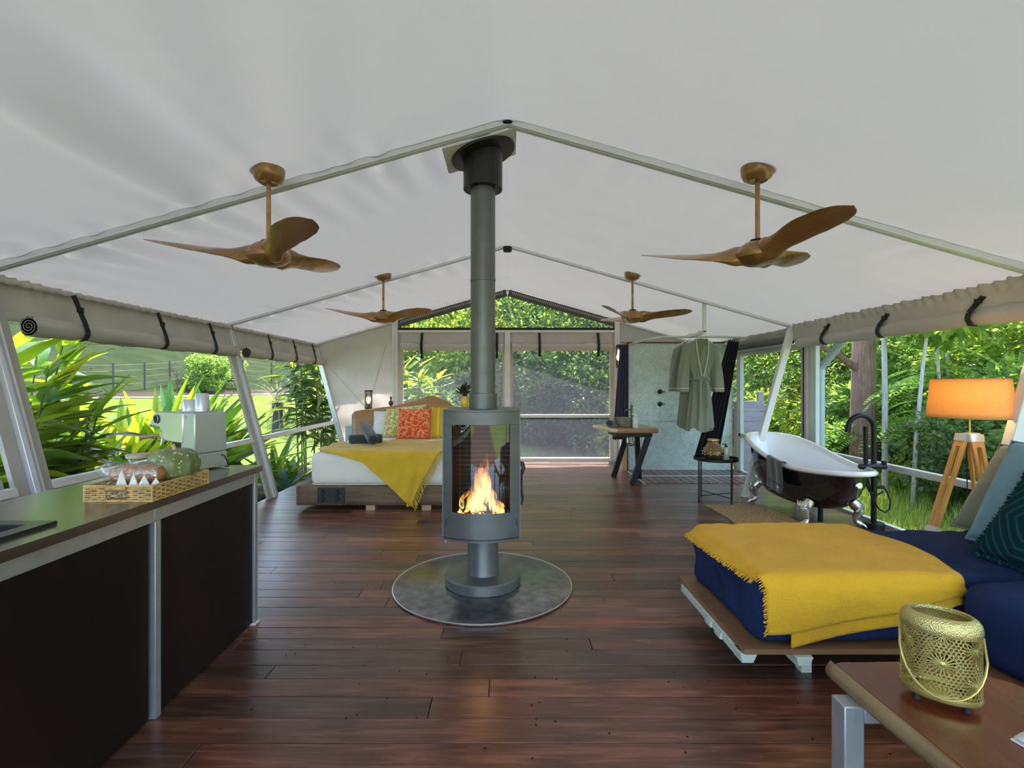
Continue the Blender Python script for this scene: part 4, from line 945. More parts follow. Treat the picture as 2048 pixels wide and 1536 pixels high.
MB().box(-.14, .14, -.15, .15, .72, .74).build('top', MATS['pale_teal'], bt_, bevel=.004)

# ------------------------------------------------------------------ shower corner
Mgal, N, L, b, o = newmat('galvanised_sheet'); v = coords(N, L)
vo = N.new('ShaderNodeTexVoronoi'); L.new(v, vo.inputs[0]); vo.inputs['Scale'].default_value = 38; n1 = noise(N, L, v, 7, 6, .65); n2 = noise(N, L, v, 60, 3)
c_ = mixcol(N, L, .5, ramp(N, L, n1, [(.3, (.36, .46, .42)), (.55, (.54, .63, .59)), (.75, (.66, .73, .70))]), ramp(N, L, vo.outputs['Color'], [(.2, (.42, .50, .46)), (.8, (.60, .68, .65))]))
c_ = mixcol(N, L, ramp(N, L, n2, [(.58, 0.0), (.72, .45)]), c_, (.20, .25, .21))
L.new(c_, b.inputs['Base Color']); b.inputs['Metallic'].default_value = .35; b.inputs['Roughness'].default_value = .5
PY = 8.12
pt = struct('wall_shower')
MB().box(1.95, 3.66, PY, PY + .03, .797, 2.06).build('metal_sheet', Mgal, pt, bevel=.002)
MB().box(1.95, 3.66, PY + .004, PY + .034, .004, .793).build('metal_sheet', Mgal, pt, bevel=.002)
MB().box(1.95, 3.66, PY - .004, PY + .004, .79, .80).build('lap_seam', M_greysteel, pt)
MB().box(1.945, 3.68, PY - .01, PY + .05, 2.06, 2.085).build('top_trim', plain('brown_trim', (.16, .07, .035), .5), pt)
M_edge = wood('edge_timber', (.42, .26, .11), (.56, .36, .17), (.66, .46, .24), 'z', .6, .5, .2)
MB().box(1.855, 1.95, PY - .03, PY + .06, 0, 2.09).build('edge_post', M_edge, pt, bevel=.004)
MB().box(1.935, 1.952, PY - .034, PY - .03, .0, 2.08).build('edge_trim', M_black, pt)
for z in (1.98, 1.27): MB().box(1.845, 1.872, PY - .045, PY - .03, z - .075, z + .075).build('hinge', M_whitesteel, pt, bevel=.002)
for z in (1.275, 1.075):
    t = thing('shower_valve', 'round black shower valve, %s of the pair on the metal sheet' % ('upper' if z > 1.2 else 'lower'), 'valve', (2.475, PY, z))
    mb = MB(); mb.m = Matrix.Rotation(R(90), 4, 'X'); mb.lathe([(.038, 0), (.038, .012), (.016, .016), (.016, .05), (.02, .052), (.02, .075), (0, .075)], 24); mb.build('body', M_black, t)
    MB().tube([(0, -.064, 0), (.035, -.066, .0), (.06, -.068, .0)], .007, 8).build('lever', M_black, t)
# curved curtain rail, bracket and curtains
rl = thing('shower_rail', 'white tube rail on a drop bracket carrying the robes and curtains', 'rail', (2.455, 6.2, 2.4))
MB().bar((2.455, 6.24, 2.43), (2.455, 6.24, 2.045), .04, .04, (0, 1, 0)).build('drop_bracket', M_whitesteel, rl, world=True, bevel=.004)
MB().bar((2.455, 6.22, 2.045), (2.455, 6.82, 2.045), .04, .04).build('rail_arm', M_whitesteel, rl, world=True, bevel=.004)
pts = [(2.02, 8.1, 2.05), (2.03, 7.4, 2.05), (2.15, 6.98, 2.05), (2.40, 6.84, 2.045), (2.6, 6.82, 2.045), (2.95, 6.84, 2.045), (3.25, 6.95, 2.045), (3.45, 7.2, 2.045), (3.5, 7.6, 2.045), (3.5, 8.1, 2.045)]
pp = []
for i in range(len(pts) - 1):
    for k in range(6):
        p0 = Vector(pts[max(0, i - 1)]); p1 = Vector(pts[i]); p2 = Vector(pts[i + 1]); p3 = Vector(pts[min(len(pts) - 1, i + 2)]); t = k / 6
        pp.append(.5 * ((2 * p1) + (p2 - p0) * t + (2 * p0 - 5 * p1 + 4 * p2 - p3) * t * t + (3 * p1 - p0 - 3 * p2 + p3) * t ** 3))
MB().tube(pp, .016, 10).build('curved_rail', M_palegreen, rl, world=True)
M_navycurt = fabric('navy_curtain', (.035, .04, .065), weave=300, rough=.6, sheen=.2)
M_blackcurt = fabric('black_curtain', (.010, .011, .018), weave=300, rough=.6, sheen=.2)
def curtain(label, mat, pts_top, pts_bot, z1, z0, folds, amp, rings):
    t = thing('shower_curtain', label, 'curtain', (pts_top[0][0], pts_top[0][1], z0))
    def fn(u, v):
        tx = lerp(pts_top[0][0], pts_top[1][0], u); ty = lerp(pts_top[0][1], pts_top[1][1], u); bx = lerp(pts_bot[0][0], pts_bot[1][0], u); by = lerp(pts_bot[0][1], pts_bot[1][1], u)
        a = amp * math.sin(u * folds * 2 * PI + nz(u * 4, v)) * (.6 + .5 * v)
        return (lerp(tx, bx, v), lerp(ty, by, v) + a, lerp(z1, z0, v) + .01 * nz(u * 9, v))
    MB().grid(fn, folds * 14, 30).build('cloth', mat, t, world=True, solid=.003, angle=80)
    for k in range(rings):
        x = lerp(pts_top[0][0], pts_top[1][0], (k + .5) / rings); y = lerp(pts_top[0][1], pts_top[1][1], (k + .5) / rings)
        MB().tube([(x + .02 * math.cos(q), y, z1 + .014 + .024 * math.sin(q)) for q in [2 * PI * j / 12 for j in range(12)]], .003, 5, closed=True).build('ring', M_black, t, world=True)
curtain('navy curtain gathered at the timber edge of the shower sheet', M_navycurt, ((1.80, 8.0), (1.94, 8.02)), ((1.66, 7.9), (1.93, 7.98)), 2.03, .52, 4, .025, 4)
curtain('black curtain gathered behind the hanging robes', M_blackcurt, ((3.14, 7.1), (3.38, 7.3)), ((2.72, 7.25), (3.10, 7.35)), 2.02, .36, 5, .04, 5)
# wall lamp
wlmp = thing('wall_lamp', 'glass tube wall lamp with glowing bulb at the timber post', 'lamp', (1.79, 8.06, 1.75))
MB().box(1.80, 1.87, 8.04, 8.085, 1.93, 1.99).build('bracket', M_black, wlmp, world=True, bevel=.003)
MB().lathe([(0, .215), (.05, .215), (.05, .245), (0, .245)], 24).build('wood_disc', plain('walnut', (.20, .08, .035), .5), wlmp)
MB().lathe([(0, .246), (.04, .246), (.045, .262), (.02, .285), (0, .285)], 20).build('cap', M_black, wlmp)
MB().lathe([(.045, -.09), (.045, .214)], 26).build('glass_tube', M_smoke, wlmp)
MB().lathe([(0, .03), (.02, .04), (.032, .07), (.03, .10), (.015, .13), (.013, .2), (0, .2)], 18).build('bulb', emit('bulb_amber', (1.0, .52, .17), 14), wlmp)
# washstand
vn = thing('washstand', 'live-edge timber washstand on splayed black steel legs', 'table', (1.66, 7.3, 0))
M_van = wood('vanity_slab', (.20, .09, .035), (.32, .155, .06), (.50, .30, .15), 'x', .6, .35, .4)
out = [(1.32, 7.62), (1.36, 7.48), (1.40, 7.3), (1.43, 7.1), (1.47, 6.93), (1.55, 6.89), (1.75, 6.91), (1.95, 6.90), (2.09, 6.93), (2.11, 7.05), (2.10, 7.3), (2.09, 7.55), (2.06, 7.66), (1.8, 7.68), (1.5, 7.67)]
MB().prism(out, .715, .785, 'z').build('slab', M_van, vn, world=True, bevel=.018)
MB().prism([(x + (-.03 if x < 1.6 else .0), y - .0) for x, y in out[:6]] + [(1.52, 6.98), (1.47, 7.2), (1.42, 7.5), (1.38, 7.63)], .73, .775, 'z').build('sapwood_edge', plain('sapwood', (.66, .56, .42), .7, 0, .2, 12), vn, world=True, bevel=.01)
MB().box(1.52, 2.03, 7.0, 7.56, .655, .714).build('steel_tray', M_black, vn, world=True, bevel=.003)
for (a, b_) in (((1.98, 7.02, .66), (1.735, 6.97, 0)), ((1.80, 7.5, .66), (1.60, 7.55, 0)), ((1.90, 7.35, .66), (1.94, 7.38, 0))):
    MB().bar(a, b_, .075, .05, (0, 1, 0)).build('leg', M_black, vn, world=True, bevel=.003)
MB().tube([(1.74, 7.25, .655), (1.74, 7.25, .56), (1.75, 7.24, .53), (1.78, 7.22, .52), (1.81, 7.2, .53), (1.82, 7.2, .57), (1.82, 7.2, .655)], .022, 12).build('waste_trap', plain('chrome_dark', (.30, .29, .26), .2, .9), vn, world=True)
bs = thing('stone_basin', 'rough green-grey stone vessel basin on the washstand', 'basin', (1.70, 7.2, .786))
MB().grid(lambda u, v: tuple([(lambda r, z: (r * (1 + .04 * nz(math.cos(2 * PI * u) * 2, math.sin(2 * PI * u) * 2, z * 9)) * math.cos(2 * PI * u), r * .9 * math.sin(2 * PI * u), z))(interp([(0, .0), (.1, .10), (.45, .165), (.5, .17), (.55, .155), (.9, .09), (1, .0)], v), interp([(0, 0), (.1, 0), (.45, .125), (.5, .13), (.55, .125), (.9, .03), (1, .025)], v))][0]), 36, 30, cu=True).build('bowl', plain('river_stone', (.22, .23, .17), .75, 0, .35, 14, .5, 40), bs, angle=70)
tp = thing('basin_tap', 'slim bronze basin tap standing behind the soap bottle', 'tap', (1.83, 7.38, .786))
MB().lathe([(.025, 0), (.025, .012), (.018, .02), (.016, .27), (.02, .28), (.02, .30), (0, .305)], 18).build('body', plain('aged_bronze', (.20, .22, .13), .35, .7), tp)
MB().tube([(0, 0, .235), (-.06, -.02, .24), (-.10, -.035, .225)], .011, 10).build('spout', MATS['aged_bronze'], tp)
MB().tube([(0, 0, .3), (.0, .0, .33), (.012, 0, .345)], .006, 8).build('lever', MATS['aged_bronze'], tp)
def bottle(label, loc, r, h, col, cap, pump=True, cat='bottle'):
    t = thing('pump_bottle', label, cat, loc)
    MB().lathe([(0, 0), (r * .95, 0), (r, .006), (r, h * .72), (r * .8, h * .8), (r * .42, h * .84), (r * .42, h * .88)], 24).build('glass', plain('btl_' + label[:6] + str(len(MATS)), col, .2, 0, coat=.5), t)
    MB().lathe([(r * .5, h * .86), (r * .5, h * .95), (r * .2, h * .97), (r * .2, h * 1.06)], 16).build('pump_collar', cap, t)
    MB().tube([(0, 0, h * 1.06), (-r * 1.1, -.004, h * 1.06), (-r * 1.25, -.004, h * 1.02)], r * .17, 8).build('nozzle', cap, t)
bottle('pale green soap bottle standing on the washstand', (1.79, 6.99, .786), .042, .185, (.62, .70, .60), M_whitesteel)
rolled('rolled_towel', 'black rolled face towel on the washstand end', (1.44, 7.10, .84), (1.56, 7.28, .84), .052, mat=M_towel)
# robes on hangers
M_robe = fabric('sage_linen', (.235, .262, .19), weave=250, bmp=.3, var=.06, trans=.10, wr=1.2, wrs=9)
M_trim = fabric('pale_piping', (.60, .62, .52))
def robe(label, x, y, sc=1.0, ph=0.0):
    t = thing('bath_robe', label, 'robe', (x, y, .8), 0, 'robes hung on the white rail')
    z1 = 1.985
    def body(u, v):
        z = lerp(z1, .82, v); a = 2 * PI * u
        hw = interp([(0, .055), (.03, .12), (.07, .185), (.16, .195), (.30, .155), (.42, .10), (.46, .098), (.55, .115), (.8, .14), (1, .155)], v)
        dp = interp([(0, .035), (.08, .075), (.3, .085), (.44, .06), (.7, .09), (1, .11)], v)
        pl = interp([(0, 0), (.3, .05), (.44, .10), (.6, .12), (1, .17)], v)
        k = 1 + pl * math.sin(a * 9 + ph + 1.5 * nz(v * 2, ph)) 
        zz = z - .022 * abs(math.cos(a)) * (1 - sstep(.0, .1, v)) - (.03 * math.sin(a * 3 + ph) * sstep(.8, 1, v))
        return (hw * k * math.cos(a), dp * k * math.sin(a), zz - .8)
    MB().grid(body, 90, 60, cu=True).build('body', M_robe, t, angle=80)
    for s in (-1, 1):
        c0 = Vector((s * .155, 0, 1.90 - .8)); c1 = Vector((s * .215, -.01, 1.62 - .8)); c2 = Vector((s * .225, -.01, 1.30 - .8))
        def slv(u, v):
            p = c0 * (1 - v) ** 2 + c1 * 2 * v * (1 - v) + c2 * v * v; a = 2 * PI * u
            w = interp([(0, .06), (.4, .066), (1, .072)], v); k = 1 + .12 * math.sin(a * 4 + v * 4 + ph)
            return (p.x + w * k * math.cos(a), p.y + .05 * k * math.sin(a), p.z + .03 * math.cos(a) * s * (1 - v) * -1)
        sl = MB().grid(slv, 28, 26, cu=True).build('sleeve', M_robe, t, angle=80)
        MB().tube([slv(k / 28, .93) for k in range(28)], .0045, 5, closed=True).build('cuff_piping', M_trim, sl)
        nl = [(s * .06, -.03, 1.985 - .8), (s * .075, -.075, 1.93 - .8), (s * .07, -.10, 1.80 - .8), (s * .04, -.105, 1.63 - .8), (s * .012, -.085, 1.50 - .8)]
        MB().tube(nl, .006, 6).build('neck_piping', M_trim, t)
        MB().tube([(s * .03, -.10, 1.46 - .8), (s * .04, -.12, 1.40 - .8), (s * .045, -.125, 1.25 - .8), (s * .05, -.13, 1.10 - .8)], [.012, .016, .014, .01], 6).build('belt_end', M_robe, t)
    MB().grid(lambda u, v: (.075 * (2 * u - 1) * (1 - v * .8), -.082 + .01 * u, lerp(1.97, 1.52, v) - .8), 8, 12).build('inner_panel', fabric('robe_inside_shaded', (.15, .17, .12)) if 'robe_inside_shaded' not in MATS else MATS['robe_inside_shaded'], t)  # darker copy of the robe linen, shade inside the neckline put into the colour
    MB().tube([(.106 * math.cos(a), .066 * math.sin(a), 1.46 - .8) for a in [2 * PI * k / 30 for k in range(30)]], .017, 8, closed=True).build('belt', M_robe, t)
    for s in (-1, 1): MB().tube([(0, -.09, 1.46 - .8), (s * .04, -.115, 1.475 - .8), (s * .055, -.12, 1.44 - .8), (s * .03, -.115, 1.42 - .8), (0, -.09, 1.45 - .8)], .011, 6).build('belt_bow', M_robe, t)
    hg = MB().tube([(-.16, 0, 1.925 - .8), (-.08, 0, 1.965 - .8), (0, 0, 1.985 - .8), (.08, 0, 1.965 - .8), (.16, 0, 1.925 - .8)], .009, 8).build('hanger_bar', M_whitesteel, t)
    MB().tube([(0, 0, 1.985 - .8), (.004, 0, 2.02 - .8), (.025, 0, 2.045 - .8), (.018, 0, 2.075 - .8), (-.008, 0, 2.082 - .8), (-.028, 0, 2.065 - .8)], .0035, 6).build('hanger_hook', M_greysteel, t)
robe('sage green bathrobe with pale piping hanging in front on the rail', 2.465, 6.40)
robe('sage green bathrobe hanging behind the other robe on the rail', 2.455, 6.72, ph=2)
# black tray table
stt = thing('side_table', 'round black tray table on thin legs by the shower', 'table', (2.49, 5.98, 0))
MB().lathe([(0, .492), (.245, .492), (.25, .494), (.25, .525), (.246, .525), (.245, .499), (0, .499)], 48).build('tray', M_black, stt)
for k in range(4):
    a = R(20 + 90 * k); MB().tube([(.248 * math.cos(a), .248 * math.sin(a), 0), (.248 * math.cos(a), .248 * math.sin(a), .52)], .009, 8).build('leg', M_black, stt)
for k in range(2):
    a = R(20 + 90 * k); MB().tube([(.248 * math.cos(a), .248 * math.sin(a), .08), (-.248 * math.cos(a), -.248 * math.sin(a), .08)], .005, 6).build('cross_bar', M_black, stt)
ml = thing('bronze_vase', 'bulbous bronze pierced lantern vase on the black tray table', 'vase', (2.44, 5.93, .4995))
Mbr = plain('warm_bronze', (.20, .125, .06), .34, .75, .2, 10)
MB().grid(lambda u, v: tuple([(lambda r, z: (r * (1 - .05 * abs(math.sin(2 * PI * u * 5)) ** .5 * math.sin(PI * v)) * math.cos(2 * PI * u), r * (1 - .05 * abs(math.sin(2 * PI * u * 5)) ** .5 * math.sin(PI * v)) * math.sin(2 * PI * u), z))(interp([(0, .06), (.12, .1), (.3, .124), (.45, .122), (.62, .10), (.8, .072), (.9, .06), (1, .062)], v), .235 * v)][0]), 80, 30, cu=True).build('body', Mbr, ml)
MB().lathe([(.060, .225), (.068, .23), (.068, .245), (.060, .248), (.055, .24)], 32).build('rim', plain('pale_brass', (.55, .45, .22), .35, .8), ml)
dt = MB(); 
for k in range(10):
    for j in range(3):
        a = 2 * PI * (k + .5) / 10; z = .07 + j * .035; r = interp([(.07, .122), (.105, .122), (.14, .106)], z); c = Vector((r * math.cos(a), r * math.sin(a), z))
        dt.lathe([(0, .004), (.007, .002), (.008, -.003)], 8, tuple(c))
dt.build('studs', MATS['pale_brass'], ml, kind='stuff')
bottle('pump bottle with black top beside the bronze vase', (2.605, 5.96, .4995), .036, .175, (.45, .50, .36), M_black)
# ------------------------------------------------------------------ bath
M_enam = plain('white_enamel', (.80, .80, .78), .12, 0, coat=.8)
M_gloss = plain('black_gloss', (.006, .006, .006), .10, 0, coat=.6)
M_chrome = plain('chrome', (.70, .68, .60), .26, .95, bmp=.4, bscale=60)
BCX, BCY, BL, BW = 3.165, 5.37, .865, .365
bath = thing('bathtub', 'black and white slipper bathtub on silver claw feet', 'bathtub', (BCX, BCY, 0))
def outline(a):
    y = BL * math.copysign(abs(math.sin(a)) ** .86, math.sin(a)); x = BW * math.copysign(abs(math.cos(a)) ** .86, math.cos(a)); return x * (1 + .04 * y / BL), y
def rimz(y): t = (y + BL) / (2 * BL); return .575 + .205 * sstep(.28, 1.02, t) + .015 * (1 - t) * (1 - sstep(0, .25, t))
def tub(prof, seg=72):
    vs = []; fs = []
    for (k, h, dz) in prof:       # k scale inwards, h height fraction between floor and rim, dz offset
        for i in range(seg):
            x, y = outline(2 * PI * i / seg); z = lerp(.155, rimz(y), h) + dz; ky = k if h > .5 else k * lerp(.94, 1, h * 2)
            vs.append((x * k, y * ky + (.0 if h > .9 else .03 * (1 - h)), z))
    n = len(prof)
    for j in range(n - 1):
        for i in range(seg): fs.append((j * seg + i, j * seg + (i + 1) % seg, (j + 1) * seg + (i + 1) % seg, (j + 1) * seg + i))
    fs.append(tuple((n - 1) * seg + i for i in range(seg)))
    return MB().add(vs, fs)
tub([(.955, .93, -.01), (.99, .955, -.012), (1.04, .97, -.012), (1.075, 1, -.014), (1.08, 1, .006), (1.055, 1, .022), (1.01, 1, .026), (.965, 1, .012), (.93, .93, 0), (.89, .7, 0), (.82, .42, 0), (.72, .18, 0), (.55, .1, 0), (.3, .085, 0)]).build('basin', M_enam, bath, angle=80)
tub([(.955, .95, -.005), (.95, .85, 0), (.925, .65, 0), (.87, .42, 0), (.78, .2, 0), (.68, .08, 0), (.52, .02, 0), (.3, 0, 0)]).build('shell', M_gloss, bath, angle=80)
def foot(x, y, sx, sy):
    d = Vector((sx, sy, 0)).normalized(); c = Vector((x, y, 0)); f_ = MB()
    f_.tube([c - d * .03 + Vector((0, 0, .25)), c + d * .02 + Vector((0, 0, .20)), c + d * .035 + Vector((0, 0, .15)), c + d * .0 + Vector((0, 0, .09)), c + d * .01 + Vector((0, 0, .055)), c + d * .04 + Vector((0, 0, .035)), c + d * .06 + Vector((0, 0, .02))], [.05, .055, .045, .026, .025, .034, .02], 14)
    o = f_.build('claw_foot', M_chrome, bath, angle=80)
    s = d.cross(Vector((0, 0, 1)))
    for k in (-1, 0, 1): MB().tube([c + d * .045 + s * .018 * k + Vector((0, 0, .045)), c + d * .075 + s * .026 * k + Vector((0, 0, .026)), c + d * .088 + s * .028 * k + Vector((0, 0, .006))], [.014, .014, .006], 8).build('toe', M_chrome, o)
    for k in range(5): MB().tube([c + d * .0 + s * (k - 2) * .02 + Vector((0, 0, .16)), c + d * (.07 - .01 * abs(k - 2)) + s * (k - 2) * .026 + Vector((0, 0, .215)), c + d * .05 + s * (k - 2) * .032 + Vector((0, 0, .255))], [.014, .015, .005], 7).build('scroll', M_chrome, o)
for sx, y in ((-1, .52), (1, .52), (-1, -.48), (1, -.48)): foot(sx * .235, y, sx, .35 if y > 0 else -.35)
MB().tube([(.02, -.28, .16), (.02, -.28, 0)], .024, 12).build('waste_pipe', M_black, bath)
ov = MB(); ov.m = Matrix.Translation((.05, -.795, .47)) @ Matrix.Rotation(R(82), 4, 'X'); ov.lathe([(.034, -.01), (.034, .005), (.026, .012), (0, .012)], 24); ov.build('overflow_cap', M_chrome, bath)
# towel over the rim
tw = thing('hand_towel', 'dark grey towel hung over the rim of the bathtub', 'towel', (BCX - .36, 5.17, .4))
def tws(u, v):
    y = lerp(5.02, 5.30, u) - BCY; s = v
    xo = -.386 - .0; zr = rimz(y) + .03
    if s < .25: x = lerp(-.305, -.365, s / .25); z = lerp(zr - .10, zr - .006, s / .25)
    elif s < .38: a = (s - .25) / .13 * PI; x = -.386 + .026 * math.cos(a) - .0; z = zr - .004 + .014 * math.sin(a)
    else: t = (s - .38) / .62; x = -.413 - .004 * math.sin(u * 9); z = zr - .01 - t * .30
    return (BCX + x * 1.0 + .004 * math.sin(u * 14 + v * 3), y + BCY + .012 * math.sin(v * 6), z)
MB().grid(tws, 24, 40).build('cloth', fabric('slate_towel', (.055, .055, .055), weave=150, bmp=.6, sheen=.5), tw, world=True, solid=.009, angle=80)
MB().grid(lambda u, v: tuple(Vector(tws(lerp(.0, 1, u), lerp(.80, .845, v))) + Vector((-.006, 0, 0))), 12, 2).build('woven_band', fabric('towel_band', (.035, .035, .035)), tw, world=True, solid=.002)
MB().grid(lambda u, v: tuple(Vector(tws(lerp(.14, .26, u), lerp(.86, .91, v))) + Vector((-.009, 0, 0))), 4, 3).build('label_tab', M_paper, tw, world=True, solid=.001)
# freestanding tap
ft = thing('bath_tap', 'tall matt black freestanding bath tap with hand shower', 'tap', (3.56, 4.86, 0))
MB().lathe([(0, 0), (.085, 0), (.09, .006), (.09, .05), (.084, .058), (0, .058)], 36).build('base', M_black, ft)
zt_ = CAMZ - (832 - 768) * 4.86 / F
cv = [(0, 0, .05), (0, 0, .5), (0, 0, .95)] + [(-.125 + .125 * math.cos(a), 0, .97 + .125 * math.sin(a)) for a in [PI * k / 14 for k in range(1, 15)]] + [(-.256, 0, .93)]
MB().tube(cv, .024, 16).build('column', M_black, ft)
MB().tube([(-.15, -.02, .60), (.0, -.02, .60), (.10, -.02, .60)], .026, 14).build('mixer_body', M_black, ft)
MB().lathe([(.018, -.02), (.024, .0), (.024, .02), (0, .02)], 16, (.085, -.02, .635)).build('mixer_knob', M_black, ft)
MB().tube([(0, 0, .40), (.09, -.01, .40)], .018, 12).build('hose_outlet', M_black, ft)
MB().tube([(-.10, -.03, .58), (-.10, -.03, .66), (-.10, -.03, .99)], [.012, .021, .021], 12).build('hand_shower', M_black, ft)
MB().tube([(-.10, -.03, .58), (-.09, -.03, .42), (-.06, -.03, .36), (.0, -.04, .33), (.06, -.04, .36)], .009, 8).build('holder_arm', M_black, ft)
MB().tube([(-.10, -.03, .58), (-.085, -.05, .45), (-.06, -.06, .30), (.0, -.07, .20), (.06, -.07, .17), (.11, -.06, .20), (.125, -.05, .27), (.11, -.03, .35), (.085, -.015, .40)], .0085, 8).build('hose', M_black, ft)
# jute mat
M_jute = plain('jute', (.40, .28, .15), .9, 0, .3, 40, .4, 90)
jm = thing('jute_mat', 'woven natural jute mat with frayed ends beside the bathtub', 'mat', (2.62, 5.15, 0))
JX0, JX1, JY0, JY1 = 2.29, 2.93, 4.45, 5.74
jw = MB(); nr = 46
for k in range(nr):
    x = lerp(JX0, JX1, (k + .5) / nr); jw.tube([(x + .002 * math.sin(j + k), lerp(JY0, JY1, j / 60), .009 + .0045 * math.sin(j * PI / 1.0 + k * PI + PI / 2 * 0) * 1) for j in range(61)], .0075, 5)
for j in range(60):
    y_ = lerp(JY0, JY1, (j + .5) / 60); jw.tube([(lerp(JX0, JX1, i / nr), y_, .009 + .006 * (1 if (i + j) % 2 else -1)) for i in range(nr + 1)], .006, 5)
jw.build('weave', M_jute, jm, world=True, kind='stuff')
fq = MB(); rj = random.Random(4)
for k in range(120):
    x = rj.uniform(JX0, JX1)
    for yy, s in ((JY1, 1), (JY0, -1)): fq.tube([(x, yy, .008), (x + rj.uniform(-.012, .012), yy + s * .02, .006), (x + rj.uniform(-.02, .02), yy + s * .045, .003)], .002, 4)
for k in range(90):
    y_ = rj.uniform(JY0, JY1); fq.tube([(JX0, y_, .008), (JX0 - .015, y_ + rj.uniform(-.01, .01), .004)], .002, 4)
fq.build('frayed_edge', M_jute, jm, world=True, kind='stuff')

# ------------------------------------------------------------------ corner daybed
M_ply = wood('plywood_board', (.13, .06, .024), (.22, .11, .046), (.32, .18, .08), 'x', .6, .5, .2)
db = thing('daybed_platform', 'low brown plywood daybed platform on a pale green steel frame', 'bed frame', (2.2, 2.3, 0))
MB().box(1.07, 3.3, 2.256, 3.14, .178, .202).build('board', M_ply, db, world=True, bevel=.002)
MB().box(1.98, 3.3, .3, 2.254, .178, .202).build('board', M_ply, db, world=True, bevel=.002)
fm = MB(); fm.box(1.062, 1.11, 2.29, 3.06, .135, .177); fm.box(1.30, 1.35, 2.262, 3.1, .13, .177); fm.box(1.11, 3.25, 3.06, 3.10, .13, .177); fm.box(2.02, 2.07, .35, 2.26, .13, .177); fm.box(3.2, 3.25, .35, 3.06, .13, .177)
fm.build('steel_frame', M_palegreen, db, world=True, bevel=.003)
for x, y in ((1.085, 2.32), (1.325, 2.295)): MB().hexa([(x - .022, y - .055, .135), (x + .03, y - .055, .135), (x + .03, y + .03, .13), (x - .022, y + .03, .13), (x - .03, y - .06, .177), (x + .045, y - .06, .177), (x + .045, y + .03, .177), (x - .03, y + .03, .177)]).build('bracket', M_palegreen, db, world=True, bevel=.003)
for x, y in ((1.055, 2.50), (1.055, 2.62)): MB().box(x - .008, x + .006, y - .035, y + .035, .14, .17).build('lug', M_palegreen, db, world=True, bevel=.002)
for x, y in ((1.45, 2.45), (1.45, 2.95), (2.3, 2.95), (3.1, 2.95), (2.2, .6), (3.1, .6), (2.2, 2.1), (3.1, 2.1)): MB().box(x - .025, x + .025, y - .025, y + .025, 0, .177).build('leg', M_palegreen, db, world=True)
M_navy = fabric('navy_cotton', (.014, .030, .105), weave=300, bmp=.7, var=.22, wr=4.5, wrs=7, sheen=.0, bd=.012)
m1 = thing('daybed_mattress', 'navy covered daybed mattress under the mustard throw', 'mattress', (2.1, 2.7, .203))
weld(rounded_box(MB(), 1.15, 3.25, 2.30, 3.12, .203, .50, .05, 40, wob=.016, fr=8, seed=3).build('cover', M_navy, m1, world=True))
m2 = thing('daybed_mattress', 'navy covered mattress of the daybed arm beside the coffee table', 'mattress', (2.6, 1.3, .203))
weld(rounded_box(MB(), 2.02, 3.25, .35, 2.25, .203, .525, .06, 20, wob=.016, fr=7, seed=8).build('cover', M_navy, m2, world=True))
M_must2 = fabric('mustard_muslin', (.82, .44, .022), weave=130, bmp=.6, var=.06, wr=2.4, wrs=9, trans=.08, sheen=.1, bd=.009)
t2 = thing('throw_blanket', 'mustard muslin throw with frayed edge spread over the navy daybed', 'blanket', (1.6, 2.6, .5))
def t2pos(x, t):
    """t: distance from the back edge of the mattress towards and over the front edge"""
    y = 3.13 - t; z0 = .527; wr_ = .007 * nz(x * 3, t * 3, 7) + .006 * math.sin(x * 5 - t * 7 + 2 * nz(x, t)) + .007 * nz(x * 11, t * 3.5) + .003 * nz(x * 24, t * 9)
    lx = sstep(1.20, 1.13, x) * .05
    if t < .80: return Vector((x, y, z0 + wr_ - lx - .02 * sstep(1.75, 2.15, x) * sstep(.5, .8, t) * 0))
    if t < .88: a = (t - .80) / .08 * PI / 2; return Vector((x, 2.33 - .05 * math.sin(a), z0 + wr_ - lx * .5 - .05 * (1 - math.cos(a))))
    return Vector((x, 2.278 - .012 * math.sin(x * 9 + t * 3) * sstep(.9, 1.05, t) - .012, z0 - .05 - (t - .88)))
XL2 = [(0, 1.125), (.4, 1.12), (.78, 1.15), (.88, 1.175), (1.2, 1.175)]
XR2 = [(0, 2.13), (.3, 2.17), (.6, 2.16), (.8, 2.10), (.92, 2.075), (1.2, 2.0)]
TEND = [(1.1, 1.09), (1.28, 1.085), (1.5, 1.05), (1.8, 1.0), (2.05, .93), (2.2, .90)]
def t2f(u, v):
    x0 = lerp(1.14, 2.12, u); te = interp(TEND, x0); t = te * v; x = lerp(interp(XL2, t), interp(XR2, t), u); return tuple(t2pos(x, t))
MB().grid(t2f, 80, 70).build('cloth', M_must2, t2, world=True, solid=.005, angle=80)
TE2 = [(1.1, 1.155), (1.28, 1.155), (1.5, 1.11), (1.8, 1.05), (2.05, .96)]
def t2g(u, v):
    x = lerp(1.285, 2.07, u); t = lerp(.9, interp(TE2, x), v); p = t2pos(x, t); p.y += .012 if False else .006; return tuple(p)
MB().grid(t2g, 50, 16).build('under_layer', M_must2, t2, world=True, solid=.004, angle=80)
fr = MB(); rf_ = random.Random(12)
for k in range(150):
    t = lerp(.0, 1.085, k / 149); p = t2pos(interp(XL2, t), t) + Vector((.002, 0, 0)); d = Vector((-.016, rf_.uniform(-.008, .008), -.014)) if t < .8 else Vector((-.018, -.006, rf_.uniform(-.014, .004)))
    fr.tube([p, p + d * .6 + Vector((0, rf_.uniform(-.004, .004), 0)), p + d * rf_.uniform(.9, 1.5)], .0022, 4)
fr.build('frayed_edge', M_must2, t2, world=True, kind='stuff')
